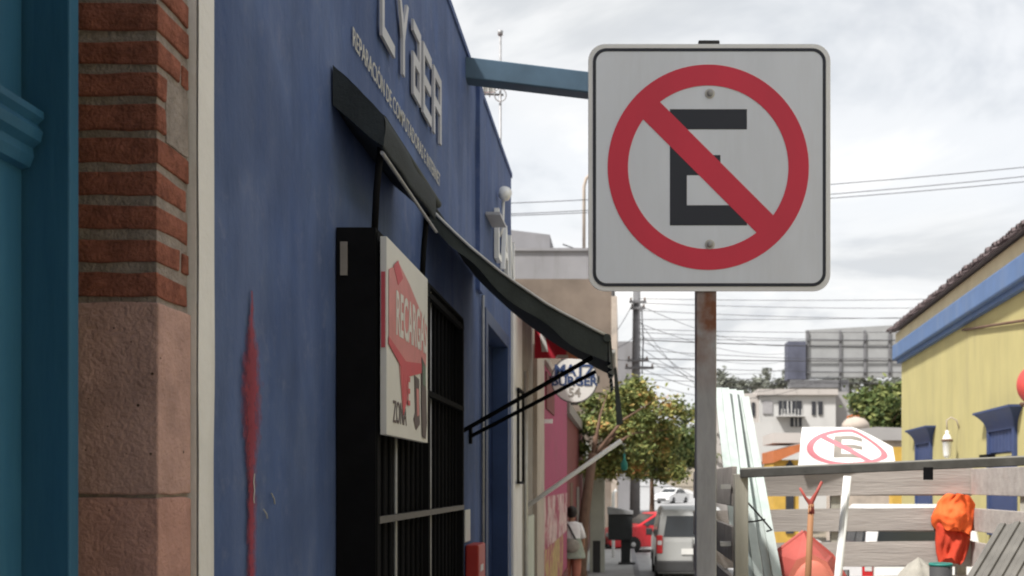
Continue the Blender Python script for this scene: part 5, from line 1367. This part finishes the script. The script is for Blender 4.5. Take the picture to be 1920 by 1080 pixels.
MB().box(P(1597, 786, 46), P(1612, 780, 47)).build('ridge', M['farorg'], rh)
MB().box(P(1593, 786, 45.9), P(1620, 830, 47)).build('rear_wall', M['beige'], rh)
MB().box((PX(1674, 36), 36, -1), (PX(1692, 36), 36.5, PZ(838, 36))).build('ochre_pier', M['faryel'], rh)
sl = thing('grey_far_house', 'tall narrow grey house between the white house and the trees', 'house', (PX(1605, 75), 77, gz(75)))
MB().box((PX(1594, 75), 75, -1), (PX(1625, 75), 82, PZ(745, 75))).build('wall', M['farg'], sl)
MB().box((PX(1600, 75), 74.93, PZ(775, 75)), (PX(1610, 75), 74.998, PZ(757, 75))).build('window', M['fwin'], sl)

# billboard
bb = thing('billboard', 'large grey billboard seen from behind above the white house', 'billboard', (PX(1585, 90), 90, gz(90)))
MB().prism([(PX(1511, 90), PZ(711, 90)), (PX(1720, 90), PZ(706, 90)), (PX(1720, 90), PZ(607, 90)), (PX(1511, 90), PZ(619, 90))], (0, 90, 0), (1, 0, 0), (0, 0, 1), (0, 1, 0), .25).build('panel', M['bill'], bb)
MB().box((PX(1476, 90), 89.6, PZ(712, 90)), (PX(1510, 90) - .02, 91.5, PZ(641, 90))).build('end_box', M['billd'], bb)
for px in (1514, 1575, 1621, 1667): MB().box((PX(px - 2, 90), 89.82, PZ(710, 90)), (PX(px + 2, 90), 89.99, PZ(620, 90))).build('post', M['cpole'], bb)
for py in (638, 672, 698): MB().box((PX(1512, 90), 89.7, PZ(py + 1.5, 90)), (PX(1700, 90), 89.815, PZ(py, 90))).build('cross_rail', M['cpole'], bb)
MB().box((PX(1480, 90), 89.5, PZ(728, 90)), (PX(1570, 90), 91.0, PZ(713, 90))).build('catwalk', M['cpole'], bb)
MB().tube([(PX(1585, 90), 90.6, gz(90)), (PX(1585, 90), 90.6, PZ(712, 90))], .45, 14).build('column', M['cpole'], bb)
for k in range(5): MB().box((PX(1572 + k*4, 90), 89.6, PZ(735, 90)), (PX(1573.2 + k*4, 90), 89.7, PZ(712, 90))).build('ladder_rung', M['cpole'], bb)

# utility pole and wires
up = thing('utility_pole', 'dark concrete utility pole with crossarms rising behind the orange tree', 'pole', (PX(1192, 50), 50, gz(50)))
MB().tube([(PX(1190, 50), 50, gz(50) - .1), (PX(1194, 50), 50, PZ(535, 50))], [.25, .17], 12).build('shaft', M['cpole'], up)
for py, a, b in ((566, 1180, 1212), (578, 1182, 1210), (690, 1172, 1226), (676, 1176, 1216)):
    MB().bar(P(a, py, 49.76), P(b, py, 49.76), .12, .1).build('crossarm', M['cpole'], up)
    for q in (a + 3, b - 3): MB().lathe([(.03, 0), (.05, .04), (.03, .08), (.05, .12), (.02, .15)], P(q, py - 2, 49.76), 8).build('insulator', M['bark'], up)
for k in range(7): MB().bar(P(1186, 600 + 12*k, 49.78), P(1190, 598 + 12*k, 49.78), .04, .03).build('step', M['cpole'], up)
MB().tube([P(1203, 575, 49.85), P(1206, 640, 49.85), P(1204, 700, 49.85)], .03, 6).build('cable', M['wire'], up)
def wire(pts, r, label, grp, sag=.3):
    a, b = pts; a, b = Vector(a), Vector(b)
    ps_ = [a.lerp(b, k/14) - Vector((0, 0, sag*4*(k/14)*(1-k/14))) for k in range(15)]
    o = MB().tube(ps_, r, 5).build('overhead_wire', M['wire']); tag(o, label, 'wire', grp)
for nm_, (ya, yb_) in zip(('uppermost', 'middle', 'lowest'), ((360, 287), (380, 303), (384, 316))):
    d = 30.0
    wire((P(500, ya + (ya - yb_)*.45, d), P(2350, yb_ - 22, d)), .011, nm_ + ' of three thin high wires passing behind the no parking sign', 'high wires behind the sign', .4)
ORD = ['topmost', 'second from the top', 'third from the top', 'fourth from the top', 'fifth from the top', 'sixth from the top', 'middle one', 'sixth from the bottom', 'fifth from the bottom', 'fourth from the bottom', 'third from the bottom', 'second from the bottom', 'lowest']
lows = [(560, 560), (568, 572), (582, 585), (599, 590), (617, 612), (623, 625), (634, 640), (637, 652), (656, 668), (672, 678), (687, 694), (700, 712), (712, 722)]
for k, (ya, yb_) in enumerate(lows):
    r_ = .024 if k in (7, 9) else .013
    wire((P(1196, ya, 49.85), P(2150, yb_ - 14 + (k % 3)*5, 60 + 3*(k % 4))), r_, ORD[k] + ' of the dark wires strung right from the utility pole', 'wires strung from the utility pole', .25 + .1*(k % 3))
for k, (ya, yb_) in enumerate(((562, 640), (630, 655), (671, 667))):
    wire((P(1190, ya, 49.85), P(1140, yb_, 45.5)), .015, ('upper', 'middle', 'lower')[k] + ' short wire from the utility pole to the stained building', 'wires to the stained building', .15)

rw = random.Random(11)
TANG = ['highest', 'second highest', 'third highest', 'third lowest', 'second lowest', 'lowest']
for k in range(6):
    ya = 600 + 22*k + rw.uniform(-6, 6)
    wire((P(1198, ya, 49.8), P(1330 + 45*k, 735 - 6*k, 60.5)), .013, TANG[k] + ' of the slack service wires dropping from the pole to the white house', 'service wires to the white house', .5 + .12*k)
for k in range(4):
    wire((P(1198, 572 + 34*k, 49.8), P(1480, 648 + 14*k, 89)), .014, ('top', 'second', 'third', 'bottom')[k] + ' of the wires crossing from the pole to the billboard end', 'wires to the billboard', .6)
